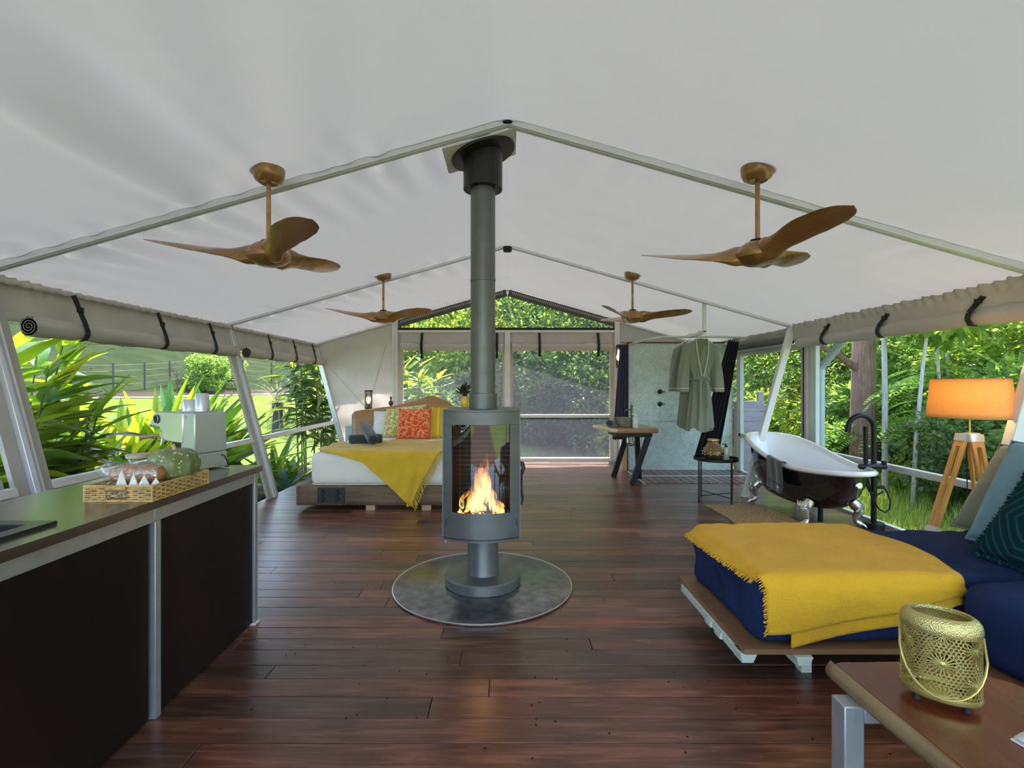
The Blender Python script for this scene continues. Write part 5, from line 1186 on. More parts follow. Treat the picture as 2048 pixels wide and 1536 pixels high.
# back cushions, facing the tub side
M_sage = fabric('sage_canvas', (.19, .215, .155), weave=260, bmp=.2, wr=1.0, wrs=7)
M_blue = fabric('duck_egg', (.16, .31, .39), weave=280, bmp=.2, wr=1.3, wrs=6)
cushion('cushion', 'large sage canvas cushion behind the pale blue one on the daybed', M_sage, .68, .62, .20, (2.80, 3.16, .505), (.10, -1, 0), (.56, .10, .82), .12, 1)
cushion('cushion', 'pale blue plain cushion between the sage and teal ones', M_blue, .60, .62, .17, (2.63, 2.87, .515), (.02, -1, 0), (.43, .14, .89), .22, 2)
Mteal, N, L, b, o = newmat('teal_chenille'); v = coords(N, L, (1, 1, 1)); sp = N.new('ShaderNodeSeparateXYZ'); L.new(v, sp.inputs[0])
def mth(op, a, bb):
    x = N.new('ShaderNodeMath'); x.operation = op
    for s_, q in ((x.inputs[0], a), (x.inputs[1], bb)):
        if hasattr(q, 'is_output'): L.new(q, s_)
        else: s_.default_value = q
    return x.outputs[0]
dy = mth('ABSOLUTE', mth('ADD', sp.outputs[1], .30), 0); dz = mth('ABSOLUTE', mth('SUBTRACT', sp.outputs[2], .23), 0)
rd = mth('ADD', mth('MULTIPLY', dy, 1.0), mth('MULTIPLY', dz, 1.0)); rd = mth('MAXIMUM', rd, mth('MULTIPLY', dz, 1.5))
band = mth('SINE', mth('MULTIPLY', rd, 105.0), 0); nb = noise(N, L, v, 120, 3, .7)
L.new(ramp(N, L, band, [(.0, (.006, .034, .046)), (.6, (.008, .055, .070)), (1, (.014, .10, .12))]), b.inputs['Base Color']); b.inputs['Roughness'].default_value = .95; b.inputs['Specular IOR Level'].default_value = .1
hh = mth('ADD', ramp(N, L, band, [(.45, 0.0), (.6, 1.0)]), mth('MULTIPLY', nb, .6)); bump(N, L, b, hh, .9, .012)
tcz = cushion('cushion', 'dark teal tufted cushion with concentric chevron ridges on the daybed', Mteal, .56, .52, .16, (2.45, 2.63, .515), (-.06, -1, 0), (.55, .10, .83), .1, 3, piping=False)
fz = MB(); rz_ = random.Random(6); e1 = Vector((-.06, -1, 0)).normalized(); e2 = Vector((.55, .10, .83)); e2 = (e2 - e1 * e2.dot(e1)).normalized()
for k in range(420):
    s = rz_.random(); p = Vector((2.45, 2.63, .515)) + (e2 * .52 * s if k % 2 else e1 * .56 * s); q = (-e1 if k % 2 else -e2)
    fz.tube([p - q * .012, p + q * .010 + Vector((rz_.uniform(-.01, .01), rz_.uniform(-.01, .01), abs(rz_.uniform(0, .01))))], [.006, .003], 4)
fz.build('tufted_edge', Mteal, tcz, world=True, kind='stuff')
# tripod floor lamp
LXc, LYc = 3.235, 3.5
tl = thing('tripod_floor_lamp', 'tripod floor lamp with honey timber legs and glowing amber drum shade', 'floor lamp', (LXc, LYc, 0))
Msh, N, L, b, o = newmat('amber_shade'); v = coords(N, L, (1, 1, 1)); w1 = noise(N, L, coords(N, L, (300, 300, 30)), 1, 2); w2 = noise(N, L, coords(N, L, (30, 30, 400)), 1, 2)
cc = mixcol(N, L, .5, ramp(N, L, w1, [(.3, (.72, .46, .18)), (.7, (.82, .58, .26))]), ramp(N, L, w2, [(.3, (.72, .46, .18)), (.7, (.84, .60, .28))]))
L.new(cc, b.inputs['Base Color']); b.inputs['Roughness'].default_value = .9
tr = N.new('ShaderNodeBsdfTranslucent'); L.new(cc, tr.inputs[0]); mx = N.new('ShaderNodeMixShader'); mx.inputs[0].default_value = .55; L.new(b.outputs[0], mx.inputs[1]); L.new(tr.outputs[0], mx.inputs[2]); L.new(mx.outputs[0], o.inputs[0])
sh_ = MB(); sh_.grid(lambda u, v: (lerp(.238, .212, v) * math.cos(2 * PI * u), lerp(.238, .212, v) * math.sin(2 * PI * u), lerp(1.165, 1.437, v)), 56, 8, cu=True); so_ = sh_.build('shade', Msh, tl, solid=.002)
for r, z in ((.238, 1.166), (.212, 1.436)): MB().tube([(r * math.cos(a), r * math.sin(a), z) for a in [2 * PI * k / 56 for k in range(56)]], .003, 6, closed=True).build('shade_rim', plain('rim_brown', (.42, .22, .07), .6) if 'rim_brown' not in MATS else MATS['rim_brown'], so_)
MB().lathe([(.006, 1.05), (.006, 1.22), (.014, 1.212), (.014, 1.26), (0, 1.26)], 12).build('stem', plain('brass', (.60, .42, .15), .3, .9), tl)
MB().lathe([(0, 1.26), (.016, 1.265), (.03, 1.30), (.03, 1.325), (.015, 1.35), (0, 1.352)], 18).build('bulb', emit('bulb_lamp', (1.0, .72, .38), 2.5), tl)
ll = bpy.data.lights.new('lamp_glow', 'POINT'); ll.energy = 1.5; ll.color = (1.0, .66, .30); ll.shadow_soft_size = .04
llo = bpy.data.objects.new('lamp_glow', ll); COL.objects.link(llo); llo.parent = tl; llo.location = (-.04, -.05, 1.32)
MB().lathe([(0, 1.035), (.05, 1.035), (.05, 1.055), (0, 1.055)], 6).build('head_plate', M_brush, tl)
M_honey = wood('honey_timber', (.50, .23, .045), (.64, .32, .075), (.76, .42, .13), 'z', .6, .35, .3)
for k, (fx, fy_) in enumerate(((-.44, -.06), (-.06, -.33), (.34, .22))):
    d = Vector((fx, fy_, 0)).normalized(); s = d.cross(Vector((0, 0, 1))); top_ = d * .055 + Vector((0, 0, 1.04)); ft_ = Vector((fx, fy_, 0)); md = top_.lerp(ft_, .62)
    lg = MB()
    for q in (-1, 1): lg.bar(top_ + s * q * .026, md + s * q * .022, .022, .028, d)
    lg.bar(top_ + (md - top_) * .0 + s * 0, top_.lerp(md, .12), .07, .026, d); lg.bar(top_.lerp(md, .94), md, .066, .026, d)
    lo = lg.build('leg', M_honey, tl, bevel=.002)
    MB().bar(top_.lerp(ft_, .5), ft_ + Vector((0, 0, .005)), .021, .024, d).build('lower_leg', M_honey, lo, bevel=.002)
    MB().bar(md - (md - top_).normalized() * .02, md + (md - top_).normalized() * .02, .078, .034, d).build('clamp', M_brush, lo)
    MB().bar(top_ + Vector((0, 0, .012)), top_.lerp(md, .06), .078, .034, d).build('hinge', M_brush, lo)
MB().tube([(-.02, -.02, 1.05), (-.05, -.03, .95), (-.045, -.03, .7), (-.035, -.03, .4), (-.03, -.02, .01)], .0035, 6).build('cord', M_black, tl)

# ------------------------------------------------------------------ coffee table and lantern
M_slab = wood('red_slab', (.055, .010, .005), (.13, .020, .008), (.26, .065, .026), 'y', .35, .28, .35, bmp=.06)
M_bark = wood('raw_edge', (.045, .04, .03), (.20, .12, .055), (.50, .35, .16), 'y', .3, .7, .1, bmp=.3)
ctb = thing('coffee_table', 'live-edge red-brown coffee table on a galvanised steel frame', 'table', (1.45, 1.2, 0))
oc_ = [(1.11, 1.70), (1.115, 1.5), (1.122, 1.35), (1.125, 1.2), (1.118, .9), (1.12, .5), (1.66, .5), (1.70, .9), (1.71, 1.25), (1.68, 1.48), (1.60, 1.60), (1.48, 1.69), (1.34, 1.716), (1.2, 1.712), (1.14, 1.712)]
MB().prism(oc_, .40, .45, 'z').build('slab', M_slab, ctb, world=True, bevel=.006)
eg = MB(); ed = [(1.712, 0), (1.6, .002), (1.5, .004), (1.35, .011), (1.2, .013), (.9, .008), (.5, .009)]
eg.grid(lambda u, v: ((1.109 + interp([(a, c) for a, c in sorted((q[0], q[1]) for q in ed)], lerp(.5, 1.715, u))) - .012 * math.sin(PI * v) - .010 * (1 - v), lerp(.5, 1.715, u), lerp(.398, .4515, v)), 40, 6)
eg.build('raw_edge', M_bark, ctb, world=True, solid=.004)
for y in (1.55, .75):
    lgf = MB().box(1.045, 1.108, y, y + .065, 0, .399).build('leg', M_zinc, ctb, world=True, bevel=.004)
    MB().box(1.60, 1.665, y, y + .065, 0, .399).build('leg', M_zinc, ctb, world=True, bevel=.004)
    MB().box(1.108, 1.60, y, y + .065, .345, .399).build('cross_rail', M_zinc, ctb, world=True, bevel=.003)
M_brass = plain('pierced_brass', (.60, .50, .17), .36, .85, .15, 20)
LA, LB, LH = .094, .066, .185
ln_ = thing('brass_lantern', 'oval pierced brass lantern with a drop handle on the coffee table', 'lantern', (1.302, 1.505, .4515), R(-36))
def oval(k, z, n=64): return [(LA * k * math.cos(2 * PI * i / n), LB * k * math.sin(2 * PI * i / n), z) for i in range(n)]
def oval_rings(prof, n=64, cap0=False, cap1=False):
    vs = []; fs = []
    for k, z in prof: vs += oval(k, z, n)
    for j in range(len(prof) - 1):
        for i in range(n): fs.append((j * n + i, j * n + (i + 1) % n, (j + 1) * n + (i + 1) % n, (j + 1) * n + i))
    if cap0: fs.append(tuple(range(n)))
    if cap1: fs.append(tuple((len(prof) - 1) * n + i for i in range(n)))
    return MB().add(vs, fs)
Z00 = .02
oval_rings([(.9, Z00), (1.0, Z00 + .002), (1.03, Z00 + .008), (1.02, Z00 + .018), (.99, Z00 + .018)], cap0=True).build('base_rim', M_brass, ln_)
Z11 = Z00 + .012 + LH
Mham, N, L, b, o = newmat('hammered_brass'); vv = N.new('ShaderNodeTexVoronoi'); L.new(coords(N, L), vv.inputs[0]); vv.inputs['Scale'].default_value = 260
b.inputs['Base Color'].default_value = (.60, .50, .19, 1); b.inputs['Metallic'].default_value = .8; b.inputs['Roughness'].default_value = .36; bump(N, L, b, vv.outputs['Distance'], .5, .0025)
oval_rings([(1.0, Z11 - .006), (1.035, Z11 + .000), (1.045, Z11 + .012), (1.01, Z11 + .028), (.92, Z11 + .040), (.82, Z11 + .046), (.76, Z11 + .044), (.755, Z11 + .034)]).build('top_rim', Mham, ln_)
# pierced wall: honeycomb bars with star bursts
per = 0; PTS = [Vector((LA * math.cos(2 * PI * i / 720), LB * math.sin(2 * PI * i / 720))) for i in range(721)]
acc = [0.0]
for i in range(720): acc.append(acc[-1] + (PTS[i + 1] - PTS[i]).length)
PER = acc[-1]
def wall_pt(s, z):
    s %= PER; lo, hi = 0, 720
    while hi - lo > 1:
        m = (lo + hi) // 2
        if acc[m] <= s: lo = m
        else: hi = m
    p = PTS[lo].lerp(PTS[hi], (s - acc[lo]) / max(1e-9, acc[hi] - acc[lo])); return Vector((p.x, p.y, z))
stars = []
ncol = 6
for c in range(ncol):
    for zz in ((.05, .15) if c % 2 else (.004, .102, .192)): stars.append(((c + .5) * PER / ncol + .0, zz))
SRAD = .037
def near_star(s, z):
    for a, b_ in stars:
        ds = abs((s - a + PER / 2) % PER - PER / 2)
        if math.hypot(ds, z - b_) < SRAD * .86: return True
    return False
lat = MB()
def strut(s0, z0, s1, z1, w):
    z0c = min(LH, max(0, z0)); z1c = min(LH, max(0, z1))
    if abs(z0c - z1c) + abs(s0 - s1) < 1e-4: return
    a = wall_pt(s0, Z00 + .012 + z0c); b_ = wall_pt(s1, Z00 + .012 + z1c); up = Vector((a.x / LA ** 2, a.y / LB ** 2, 0)).normalized(); lat.bar(a, b_, w, .0024, up)
ha = .0062; hexw = math.sqrt(3) * ha; nc = int(PER / hexw); hexw = PER / nc; row = 0; z = 0
while z < LH + ha:
    for c in range(nc):
        s = c * hexw + (hexw / 2 if row % 2 else 0)
        if z > LH or near_star(s, z): continue
        pts = [(s + hexw / math.sqrt(3) * math.cos(R(90 + 60 * k)), z + ha * math.sin(R(90 + 60 * k))) for k in range(4)]
        for k in range(3): strut(pts[k][0], pts[k][1], pts[k + 1][0], pts[k + 1][1], .0026)
    z += ha * 1.5; row += 1
for (a, b_) in stars:
    for k in range(18):
        t = 2 * PI * k / 18; r1 = SRAD * (1.0 if k % 2 else .9)
        z1 = b_ + r1 * math.sin(t)
        if z1 < -.004 or z1 > LH + .004:
            if abs(math.sin(t)) > .01:
                lim = (LH - b_) if z1 > LH else -b_
                r1 = lim / math.sin(t)
                if r1 < .006: continue
        strut(a, b_, a + r1 * math.cos(t), b_ + r1 * math.sin(t), .0027)
lat.build('pierced_wall', M_brass, ln_, smooth=False, kind='stuff')
sb = MB()
for (a, b_) in stars:
    if .01 < b_ < LH - .005:
        p = wall_pt(a, Z00 + .012 + b_); up = Vector((p.x / LA ** 2, p.y / LB ** 2, 0)).normalized(); sb.m = Matrix.Translation(p) @ up.to_track_quat('Z', 'Y').to_matrix().to_4x4(); sb.lathe([(.0085, -.001), (.008, .0015), (0, .003)], 12)
sb.m = Matrix.Identity(4); sb.build('star_bosses', M_brass, ln_, kind='stuff')
hpts = [(-LA * 1.02, .0, Z11 - .006)] + [(-LA * 1.06 * math.cos(PI * k / 16), -.035 - .065 * math.sin(PI * k / 16), Z11 - .012 - .155 * math.sin(PI * k / 16) ** .75) for k in range(1, 16)] + [(LA * 1.02, 0, Z11 - .006)]
MB().tube(hpts, .0032, 8).build('drop_handle', M_brass, ln_)
for sx in (-1, 1):
    for sy in (-1, 1): MB().lathe([(.006, 0), (.009, .003), (.007, .012), (.010, .022)], 12, (sx * LA * .6, sy * LB * .6, 0)).build('foot', M_dark, ln_)
bk = thing('booklet', 'white booklet lying open on the red coffee table', 'book', (1.45, 1.30, .4515), R(12))
MB().box(-.10, .10, -.075, .055, 0, .004).build('cover', M_paper, bk)
MB().grid(lambda u, v: (lerp(-.095, .095, u), lerp(-.07, .05, v), .006 + .014 * math.sin(PI * abs(u - .5) * 1.6 + .3) * (.6 + .4 * v)), 16, 6).build('pages', M_paper, bk, solid=.002)
# ------------------------------------------------------------------ outside: leafy plants by the kitchen side
M_leafA = leafmat('ginger_leaf', [(.03, .10, .012), (.06, .16, .02), (.11, .20, .02), (.04, .12, .015)], [(.20, .42, .02), (.40, .58, .02), (.80, .74, .04), (.30, .5, .02)], .5, .26)
M_leafB = leafmat('strap_leaf', [(.022, .085, .02), (.035, .12, .022), (.06, .15, .03), (.025, .09, .02)], [(.14, .36, .02), (.30, .52, .03), (.66, .72, .03), (.2, .42, .02)], .45, .24)
M_stem = plain('green_stem', (.10, .16, .03), .6)
def leaf_mesh(name, ln, wd, droop, fold, shape=.5):
    mb = MB(); ns = 9
    def fn(u, v):
        t = v; w = wd * (math.sin(PI * min(1, t ** shape)) ** .8 + .04) * (1 if t < .98 else .15); a = 2 * u - 1
        ang = droop * t; r = ln * t
        x = ln * (math.sin(droop * t) / droop if abs(droop) > .01 else t); z = -ln * ((1 - math.cos(droop * t)) / droop if abs(droop) > .01 else 0)
        return (x, a * w, z + fold * abs(a) * w + .004 * math.sin(t * 14) * a)
    mb.grid(fn, 4, ns); me = mb.mesh(name); me.polygons.foreach_set('use_smooth', [True] * len(me.polygons)); return me
LM_A = [leaf_mesh('broad_leaf', .46, .052, .5, .35), leaf_mesh('broad_leaf', .40, .048, .9, .25), leaf_mesh('broad_leaf', .50, .05, .3, .45)]
LM_B = [leaf_mesh('strap_leaf', .62, .048, .5, .5, .65), leaf_mesh('strap_leaf', .56, .055, .85, .4, .65), leaf_mesh('strap_leaf', .66, .045, .25, .6, .6)]
for m_ in LM_A: m_.materials.append(M_leafA)
for m_ in LM_B: m_.materials.append(M_leafB)
rp_ = random.Random(21)
def put_leaf(parent, me, pos, az, pitch, roll, sc):
    o = bpy.data.objects.new('leaf', me); COL.objects.link(o); o.parent = parent
    o.matrix_local = Matrix.Translation(pos) @ Matrix.Rotation(az, 4, 'Z') @ Matrix.Rotation(-pitch, 4, 'Y') @ Matrix.Rotation(roll, 4, 'X') @ Matrix.Scale(sc, 4)
    return o
def cane_plant(x, y, h, n, label, group, lean=(0, 0), lm=LM_A, sc=1.0, name='ginger_plant', canes=3, az0=None):
    z = ground_z(x, y); t = thing(name, label, 'plant', (x, y, z), 0, group)
    for c in range(canes):
        a = rp_.uniform(0, 6.28); bx, by = .10 * math.cos(a), .10 * math.sin(a); hh = h * rp_.uniform(.8, 1.0); tx, ty = bx * 2.2 + lean[0] * hh, by * 2.2 + lean[1] * hh
        MB().tube([(bx, by, 0), (lerp(bx, tx, .4), lerp(by, ty, .4), hh * .5), (tx, ty, hh)], [.016, .013, .006], 7).build('cane', M_stem, t)
        for k in range(n):
            s = lerp(.30, 1, k / (n - 1)); p = Vector((lerp(bx, tx, s), lerp(by, ty, s), hh * s))
            az = (a + k * 2.4 + rp_.uniform(-.3, .3)) if az0 is None else az0 + (k % 2 - .5) * rp_.uniform(.6, 2.2) + rp_.uniform(-.3, .3)
            put_leaf(t, rp_.choice(lm), p, az, rp_.uniform(.1, .6) + (.5 if s > .9 else 0), rp_.uniform(-.6, .6), sc * rp_.uniform(.75, 1.1))
    return t
def clump_plant(x, y, n, ln, label, group, lm=LM_B, name='strap_leaf_plant', spread=(.15, 1.1)):
    z = ground_z(x, y); t = thing(name, label, 'plant', (x, y, z), 0, group)
    MB().lathe([(.05, -.05), (.045, .1), (.03, .22), (0, .26)], 8).build('stalk', M_stem, t)
    for k in range(n):
        a = k * 2.4 + rp_.uniform(-.4, .4); e = PI / 2 - lerp(spread[0], spread[1], (k + .5) / n) * rp_.uniform(.8, 1.2)
        put_leaf(t, rp_.choice(lm), Vector((.035 * math.cos(a), .035 * math.sin(a), .05 + .18 * (1 - k / n))), a, e, rp_.uniform(-.5, .5), ln * rp_.uniform(.8, 1.15) / .6)
    return t
G1 = 'tall ginger plants at the kitchen window'
for (x, y, h, n) in ((-4.25, 4.2, 2.25, 17), (-4.05, 3.85, 1.9, 15), (-4.5, 4.55, 2.1, 15), (-4.0, 4.35, 1.6, 14)):
    cane_plant(x, y, h, n, 'tall ginger plant with long yellow-green leaves outside the kitchen window', G1, (.02, .10), sc=1.3, canes=4, az0=R(55))
for (x, y, h, n) in ((-3.75, 2.9, 1.5, 10), (-3.9, 3.3, 1.45, 10)):
    cane_plant(x, y, h, n, 'ginger plant outside the window behind the sink', 'ginger plants behind the sink', sc=1.1, canes=3)
G2 = 'strap-leaved plants behind the worktop'
rr2 = random.Random(8)
for k in range(26):
    y = 4.3 + k * .125; x = (-4.42, -4.55, -4.75)[k % 3] + rr2.uniform(-.08, .08)
    lab2 = 'strap-leaved green plant ' + ('outside the window next to the tall gingers' if y < 5.1 else 'in the bed outside behind the wicker tray' if y < 6.3 else 'in the bed outside behind the coffee machine')
    clump_plant(x, y, 17, rr2.uniform(.85, 1.15) + (.1 if x < -4.1 else 0) + .012 * k, lab2, 'strap-leaved plants ' + lab2.split('plant ')[1], spread=(.08, .95))
G3 = 'low plants below the bedside window'
for (x, y, n, ln) in ((-3.75, 8.0, 14, .62), (-3.95, 8.5, 14, .7), (-3.6, 8.35, 12, .55), (-4.1, 7.7, 14, .8)):
    clump_plant(x, y, n, ln, 'low dark green leafy plant below the bedside window', G3, spread=(.3, 1.2))
M_agave = leafmat('agave_leaf', [(.05, .13, .08), (.08, .18, .11)], [(.1, .2, .08), (.12, .24, .1)], .15, .4)
LM_G = [leaf_mesh('agave_leaf', .34, .05, .7, .6, .7)]; LM_G[0].materials.append(M_agave)
clump_plant(-3.25, 7.35, 16, .62, 'blue-green agave rosette growing by the tent floor', None, LM_G, 'agave', (.3, 1.35))
LM_C = [leaf_mesh('cordyline_leaf', .5, .036, .9, .5, .6), leaf_mesh('cordyline_leaf', .44, .034, 1.3, .4, .6)]
M_cord = leafmat('cordyline_leafmat', [(.02, .06, .015), (.05, .10, .02), (.09, .15, .02)], [(.06, .16, .02), (.16, .26, .02), (.4, .42, .03)], .34, .3)
for m_ in LM_C: m_.materials.append(M_cord)
for (x, y, h, n) in ((-3.95, 9.9, 2.75, 24), (-3.7, 10.3, 2.5, 22), (-4.2, 10.3, 2.6, 22), (-3.5, 9.75, 2.0, 20)):
    cane_plant(x, y, h, n, 'tall dark cordyline with drooping leaves by the bed window', 'cordylines by the bed window', lm=LM_C, sc=1.5, canes=3, name='cordyline')
# behind the left-hand screen: sunlit broad leaves
for (x, y, h, n) in ((-2.2, 11.4, 2.5, 12), (-1.9, 12.0, 2.3, 11), (-2.5, 11.9, 2.7, 12)):
    cane_plant(x, y, h, n, 'sunlit ginger plant behind the screen at the bed head', 'ginger plants behind the bed head', lm=LM_A, sc=1.15, canes=4)
for (x, y, n, ln) in ((-1.5, 11.0, 18, 1.2), (-.9, 12.0, 18, 1.3)):
    clump_plant(x, y, n, ln, 'arching strap-leaved plant behind the bed head screen', 'arching plants behind the bed head', spread=(.4, 1.4))
# grass tree on the lawn
gt = thing('grass_tree', 'small grass tree with dark trunk and spiky crown on the lawn', 'tree', (-7.0, 15.2, ground_z(-7.0, 15.2)))
MB().tube([(0, 0, -.1), (.02, 0, .5), (0, 0, .95)], [.17, .15, .16], 12).build('trunk', plain('dark_trunk', (.05, .04, .032), .9, 0, .3, 10), gt)
LM_S = leaf_mesh('spike_leaf', .85, .014, .9, .3, .5); LM_S.materials.append(leafmat('spike_leafmat', [(.14, .15, .06), (.20, .17, .09)], [(.3, .3, .1), (.35, .26, .12)], .3, .5))
for k in range(70): put_leaf(gt, LM_S, Vector((0, 0, .95)), k * 2.4, rp_.uniform(-.7, 1.5), 0, rp_.uniform(.8, 1.2))

# ------------------------------------------------------------------ trees and undergrowth
def leaf_cloud(n, ctr_fn, size, rng, narrow=.5, curl=.3):
    mb = MB(); V = []; Fs = []
    for k in range(n):
        p, out = ctr_fn(rng); s = size * rng.uniform(.65, 1.3); d = (out + Vector((rng.uniform(-1, 1), rng.uniform(-1, 1), rng.uniform(-.9, .5))) * .9).normalized()
        sd = d.cross(Vector((rng.uniform(-1, 1), rng.uniform(-1, 1), rng.uniform(-1, 1))))
        if sd.length < 1e-4: continue
        sd = sd.normalized() * s * narrow * .5; up = d.cross(sd).normalized() * s * curl * .2; i = len(V)
        V += [p, p + d * s * .45 + sd + up, p + d * s - up, p + d * s * .45 - sd + up]; Fs.append((i, i + 1, i + 2, i + 3))
    mb.v = [tuple(v) for v in V]; mb.f = Fs; return mb
def blob_fn(blobs):
    tot = [b[1] ** 2 for b in blobs]
    def fn(r):
        c, rad = r.choices(blobs, tot)[0]
        while True:
            v = Vector((r.uniform(-1, 1), r.uniform(-1, 1), r.uniform(-1, 1)))
            if .02 < v.length < 1: break
        v = v.normalized() * (v.length ** .35); return Vector(c) + Vector((v.x * rad, v.y * rad, v.z * rad * .75)), v.normalized()
    return fn
def tree_proto(seed, h, crown_r, nb, nl, lsize, lmat, bark, trunk_r, base=.35, narrow=.5, cat_name='rainforest_tree', lean=.1, branches=7):
    r = random.Random(seed); t = empty(cat_name); lx, ly = r.uniform(-lean, lean) * h, r.uniform(-lean, lean) * h
    tp_ = [(lx * s ** 1.5 + .06 * nz(s * 3, seed), ly * s ** 1.5 + .06 * nz(s * 3, seed, 5), h * .92 * s - .2) for s in [k / 8 for k in range(9)]]
    tr_ = MB().tube(tp_, [trunk_r * (1.25 - s * 1.05) for s in [k / 8 for k in range(9)]], 10)
    blobs = []
    for k in range(nb):
        a = k * 2.4 + r.uniform(-.4, .4); s = r.uniform(base, 1.0); rr = crown_r * (1 - .5 * abs(s - .6)) * r.uniform(.35, .85)
        c = Vector((lx * s ** 1.5 + rr * math.cos(a), ly * s ** 1.5 + rr * math.sin(a), h * s)); blobs.append((c, crown_r * r.uniform(.28, .5)))
        if k < branches:
            q = Vector((lx * (s * .75) ** 1.5, ly * (s * .75) ** 1.5, h * s * .75)); tr_.tube([q, q.lerp(c, .5) + Vector((0, 0, .08)), c], [trunk_r * .4, trunk_r * .25, trunk_r * .08], 6)
    tr_.build('trunk', bark, t)
    lc = leaf_cloud(nl, blob_fn(blobs), lsize, r, narrow); lc.build('foliage', lmat, t, smooth=False, kind='stuff')
    return t
M_fl1 = leafmat('forest_leaf_light', [(.07, .15, .018), (.12, .22, .025), (.19, .28, .03), (.05, .12, .02)], [(.36, .56, .05), (.56, .72, .07), (.78, .82, .12), (.28, .46, .04)], .52, .42, which='isl')
M_fl2 = leafmat('forest_leaf_mid', [(.035, .09, .02), (.06, .14, .03), (.10, .20, .035), (.03, .07, .02)], [(.2, .42, .05), (.36, .58, .08), (.56, .70, .11), (.16, .32, .05)], .48, .40, which='isl')
M_fl3 = leafmat('forest_leaf_dark', [(.020, .05, .015), (.035, .08, .022), (.06, .12, .03), (.09, .14, .06)], [(.12, .24, .04), (.22, .38, .06), (.36, .48, .09), (.3, .38, .16)], .42, .36, which='isl')
M_fern = leafmat('fern_leaf', [(.045, .15, .04), (.07, .20, .05), (.10, .25, .05)], [(.16, .40, .06), (.28, .52, .07), (.42, .62, .08)], .42, .35, which='isl')
M_bark1 = plain('brown_bark', (.23, .135, .095), .9, 0, .4, 9, .9, 18, stretch=(4, 4, .5))
M_bark2 = plain('grey_bark', (.42, .39, .34), .85, 0, .3, 9, .5, 24, stretch=(3, 3, .6))
M_bark3 = plain('dark_bark', (.075, .06, .05), .9, 0, .35, 9, .6, 24, stretch=(3, 3, .6))
T1 = tree_proto(1, 5.2, 2.0, 22, 6500, .17, M_fl1, M_bark3, .10)
T2 = tree_proto(2, 5.6, 2.2, 24, 7000, .15, M_fl2, M_bark2, .09, lean=.16)
T3 = tree_proto(3, 5.0, 2.1, 24, 7500, .13, M_fl3, M_bark3, .11, lean=.2, branches=12)
S1 = tree_proto(4, 1.7, 1.0, 16, 3600, .13, M_fl1, M_bark3, .025, base=.1, cat_name='forest_shrub')
S2 = tree_proto(5, 1.5, 1.0, 16, 3600, .15, M_fl2, M_bark3, .025, base=.1, cat_name='forest_shrub')
S3 = tree_proto(6, 2.0, 1.1, 16, 3600, .12, M_fl3, M_bark3, .03, base=.08, cat_name='forest_shrub')
def frond_tree(seed, h, nf, fl, cat_name='fern_leaved_tree'):
    r = random.Random(seed); t = empty(cat_name)
    MB().tube([(0, 0, -.2), (.05, .02, h * .5), (.0, .06, h)], [.04, .032, .018], 8).build('trunk', M_bark2, t)
    mb = MB(); V = []; Fs = []
    for k in range(nf):
        a = k * 2.4; s = r.uniform(.45, 1); o = Vector((.02, .03, h * s)); ln = fl * r.uniform(.7, 1.15); el = r.uniform(-.15, .6)
        d = Vector((math.cos(a), math.sin(a), 0)); sd = Vector((-math.sin(a), math.cos(a), 0))
        for j in range(26):
            q = (j + 1) / 26; p = o + d * ln * q + Vector((0, 0, ln * (el * q - .75 * q * q))); w = ln * .42 * math.sin(PI * min(1, q * .86 + .1)) ** .8 * .6
            for sg in (-1, 1):
                tip = p + sd * sg * w + d * w * .45 + Vector((0, 0, -.22 * w)); e = d * ln * .020; i = len(V)
                V += [p, p.lerp(tip, .5) + e, tip, p.lerp(tip, .5) - e]; Fs.append((i, i + 1, i + 2, i + 3))
    mb.v = [tuple(v) for v in V]; mb.f = Fs; mb.build('fronds', M_fern, t, smooth=False, kind='stuff'); return t
FN1 = frond_tree(11, 2.6, 26, 1.15); FN2 = frond_tree(12, 1.2, 18, .95)
used = set()
KD = {T1.name: 'light', T2.name: 'mid', T3.name: 'dark', S1.name: 'light', S2.name: 'mid', S3.name: 'dark', FN1.name: 'tall', FN2.name: 'low'}
def place(proto, x, y, sc, rz, label, cat, group, name=None):
    if proto.name in used: o = copy_tree(proto)
    else: o = proto; used.add(proto.name)
    o.location = (x, y, ground_z(x, y)); o.rotation_euler = (0, 0, rz); o.scale = (sc, sc, sc); tag(o, label, cat, group); return o
rt = random.Random(31)
# behind the end screens
LB_ = {T1.name: 'light green broadleaf tree in the forest beyond the end screens', T2.name: 'mid green slender tree in the forest beyond the end screens', T3.name: 'dark leaning tree with bare branches beyond the end screens'}
for (p, x, y, s) in ((T1, -3.4, 17.5, 1.05), (T1, -1.2, 16.0, .92), (T2, .9, 15.4, .95), (T3, 2.6, 14.6, .95), (T3, 4.3, 15.2, .95), (T2, -5.8, 20.0, 1.1), (T3, 1.6, 18.0, 1.1), (T2, 4.8, 18.5, 1.15), (T1, -2.6, 21, 1.2), (T2, .2, 21, 1.25), (T3, 3.5, 21.5, 1.25), (T1, 6.6, 16.5, 1.0), (T3, 6.9, 20.5, 1.2), (T3, -.6, 18.5, 1.05), (T1, -4.5, 25, 1.4), (T2, -1, 25, 1.4), (T1, 2.5, 25.5, 1.4), (T2, 6, 25, 1.4), (T1, 9.5, 24, 1.4), (T2, 9.0, 17.5, 1.2), (T1, 11.5, 19.5, 1.3)):
    place(p, x, y, s, rt.uniform(0, 6.28), LB_[p.name], 'tree', 'trees beyond the end screens, kind ' + KD[p.name])
LS = {S1.name: 'light green shrub on the forest floor beyond the end screens', S2.name: 'mid green shrub on the forest floor beyond the end screens', S3.name: 'dark green shrub on the forest floor beyond the end screens'}
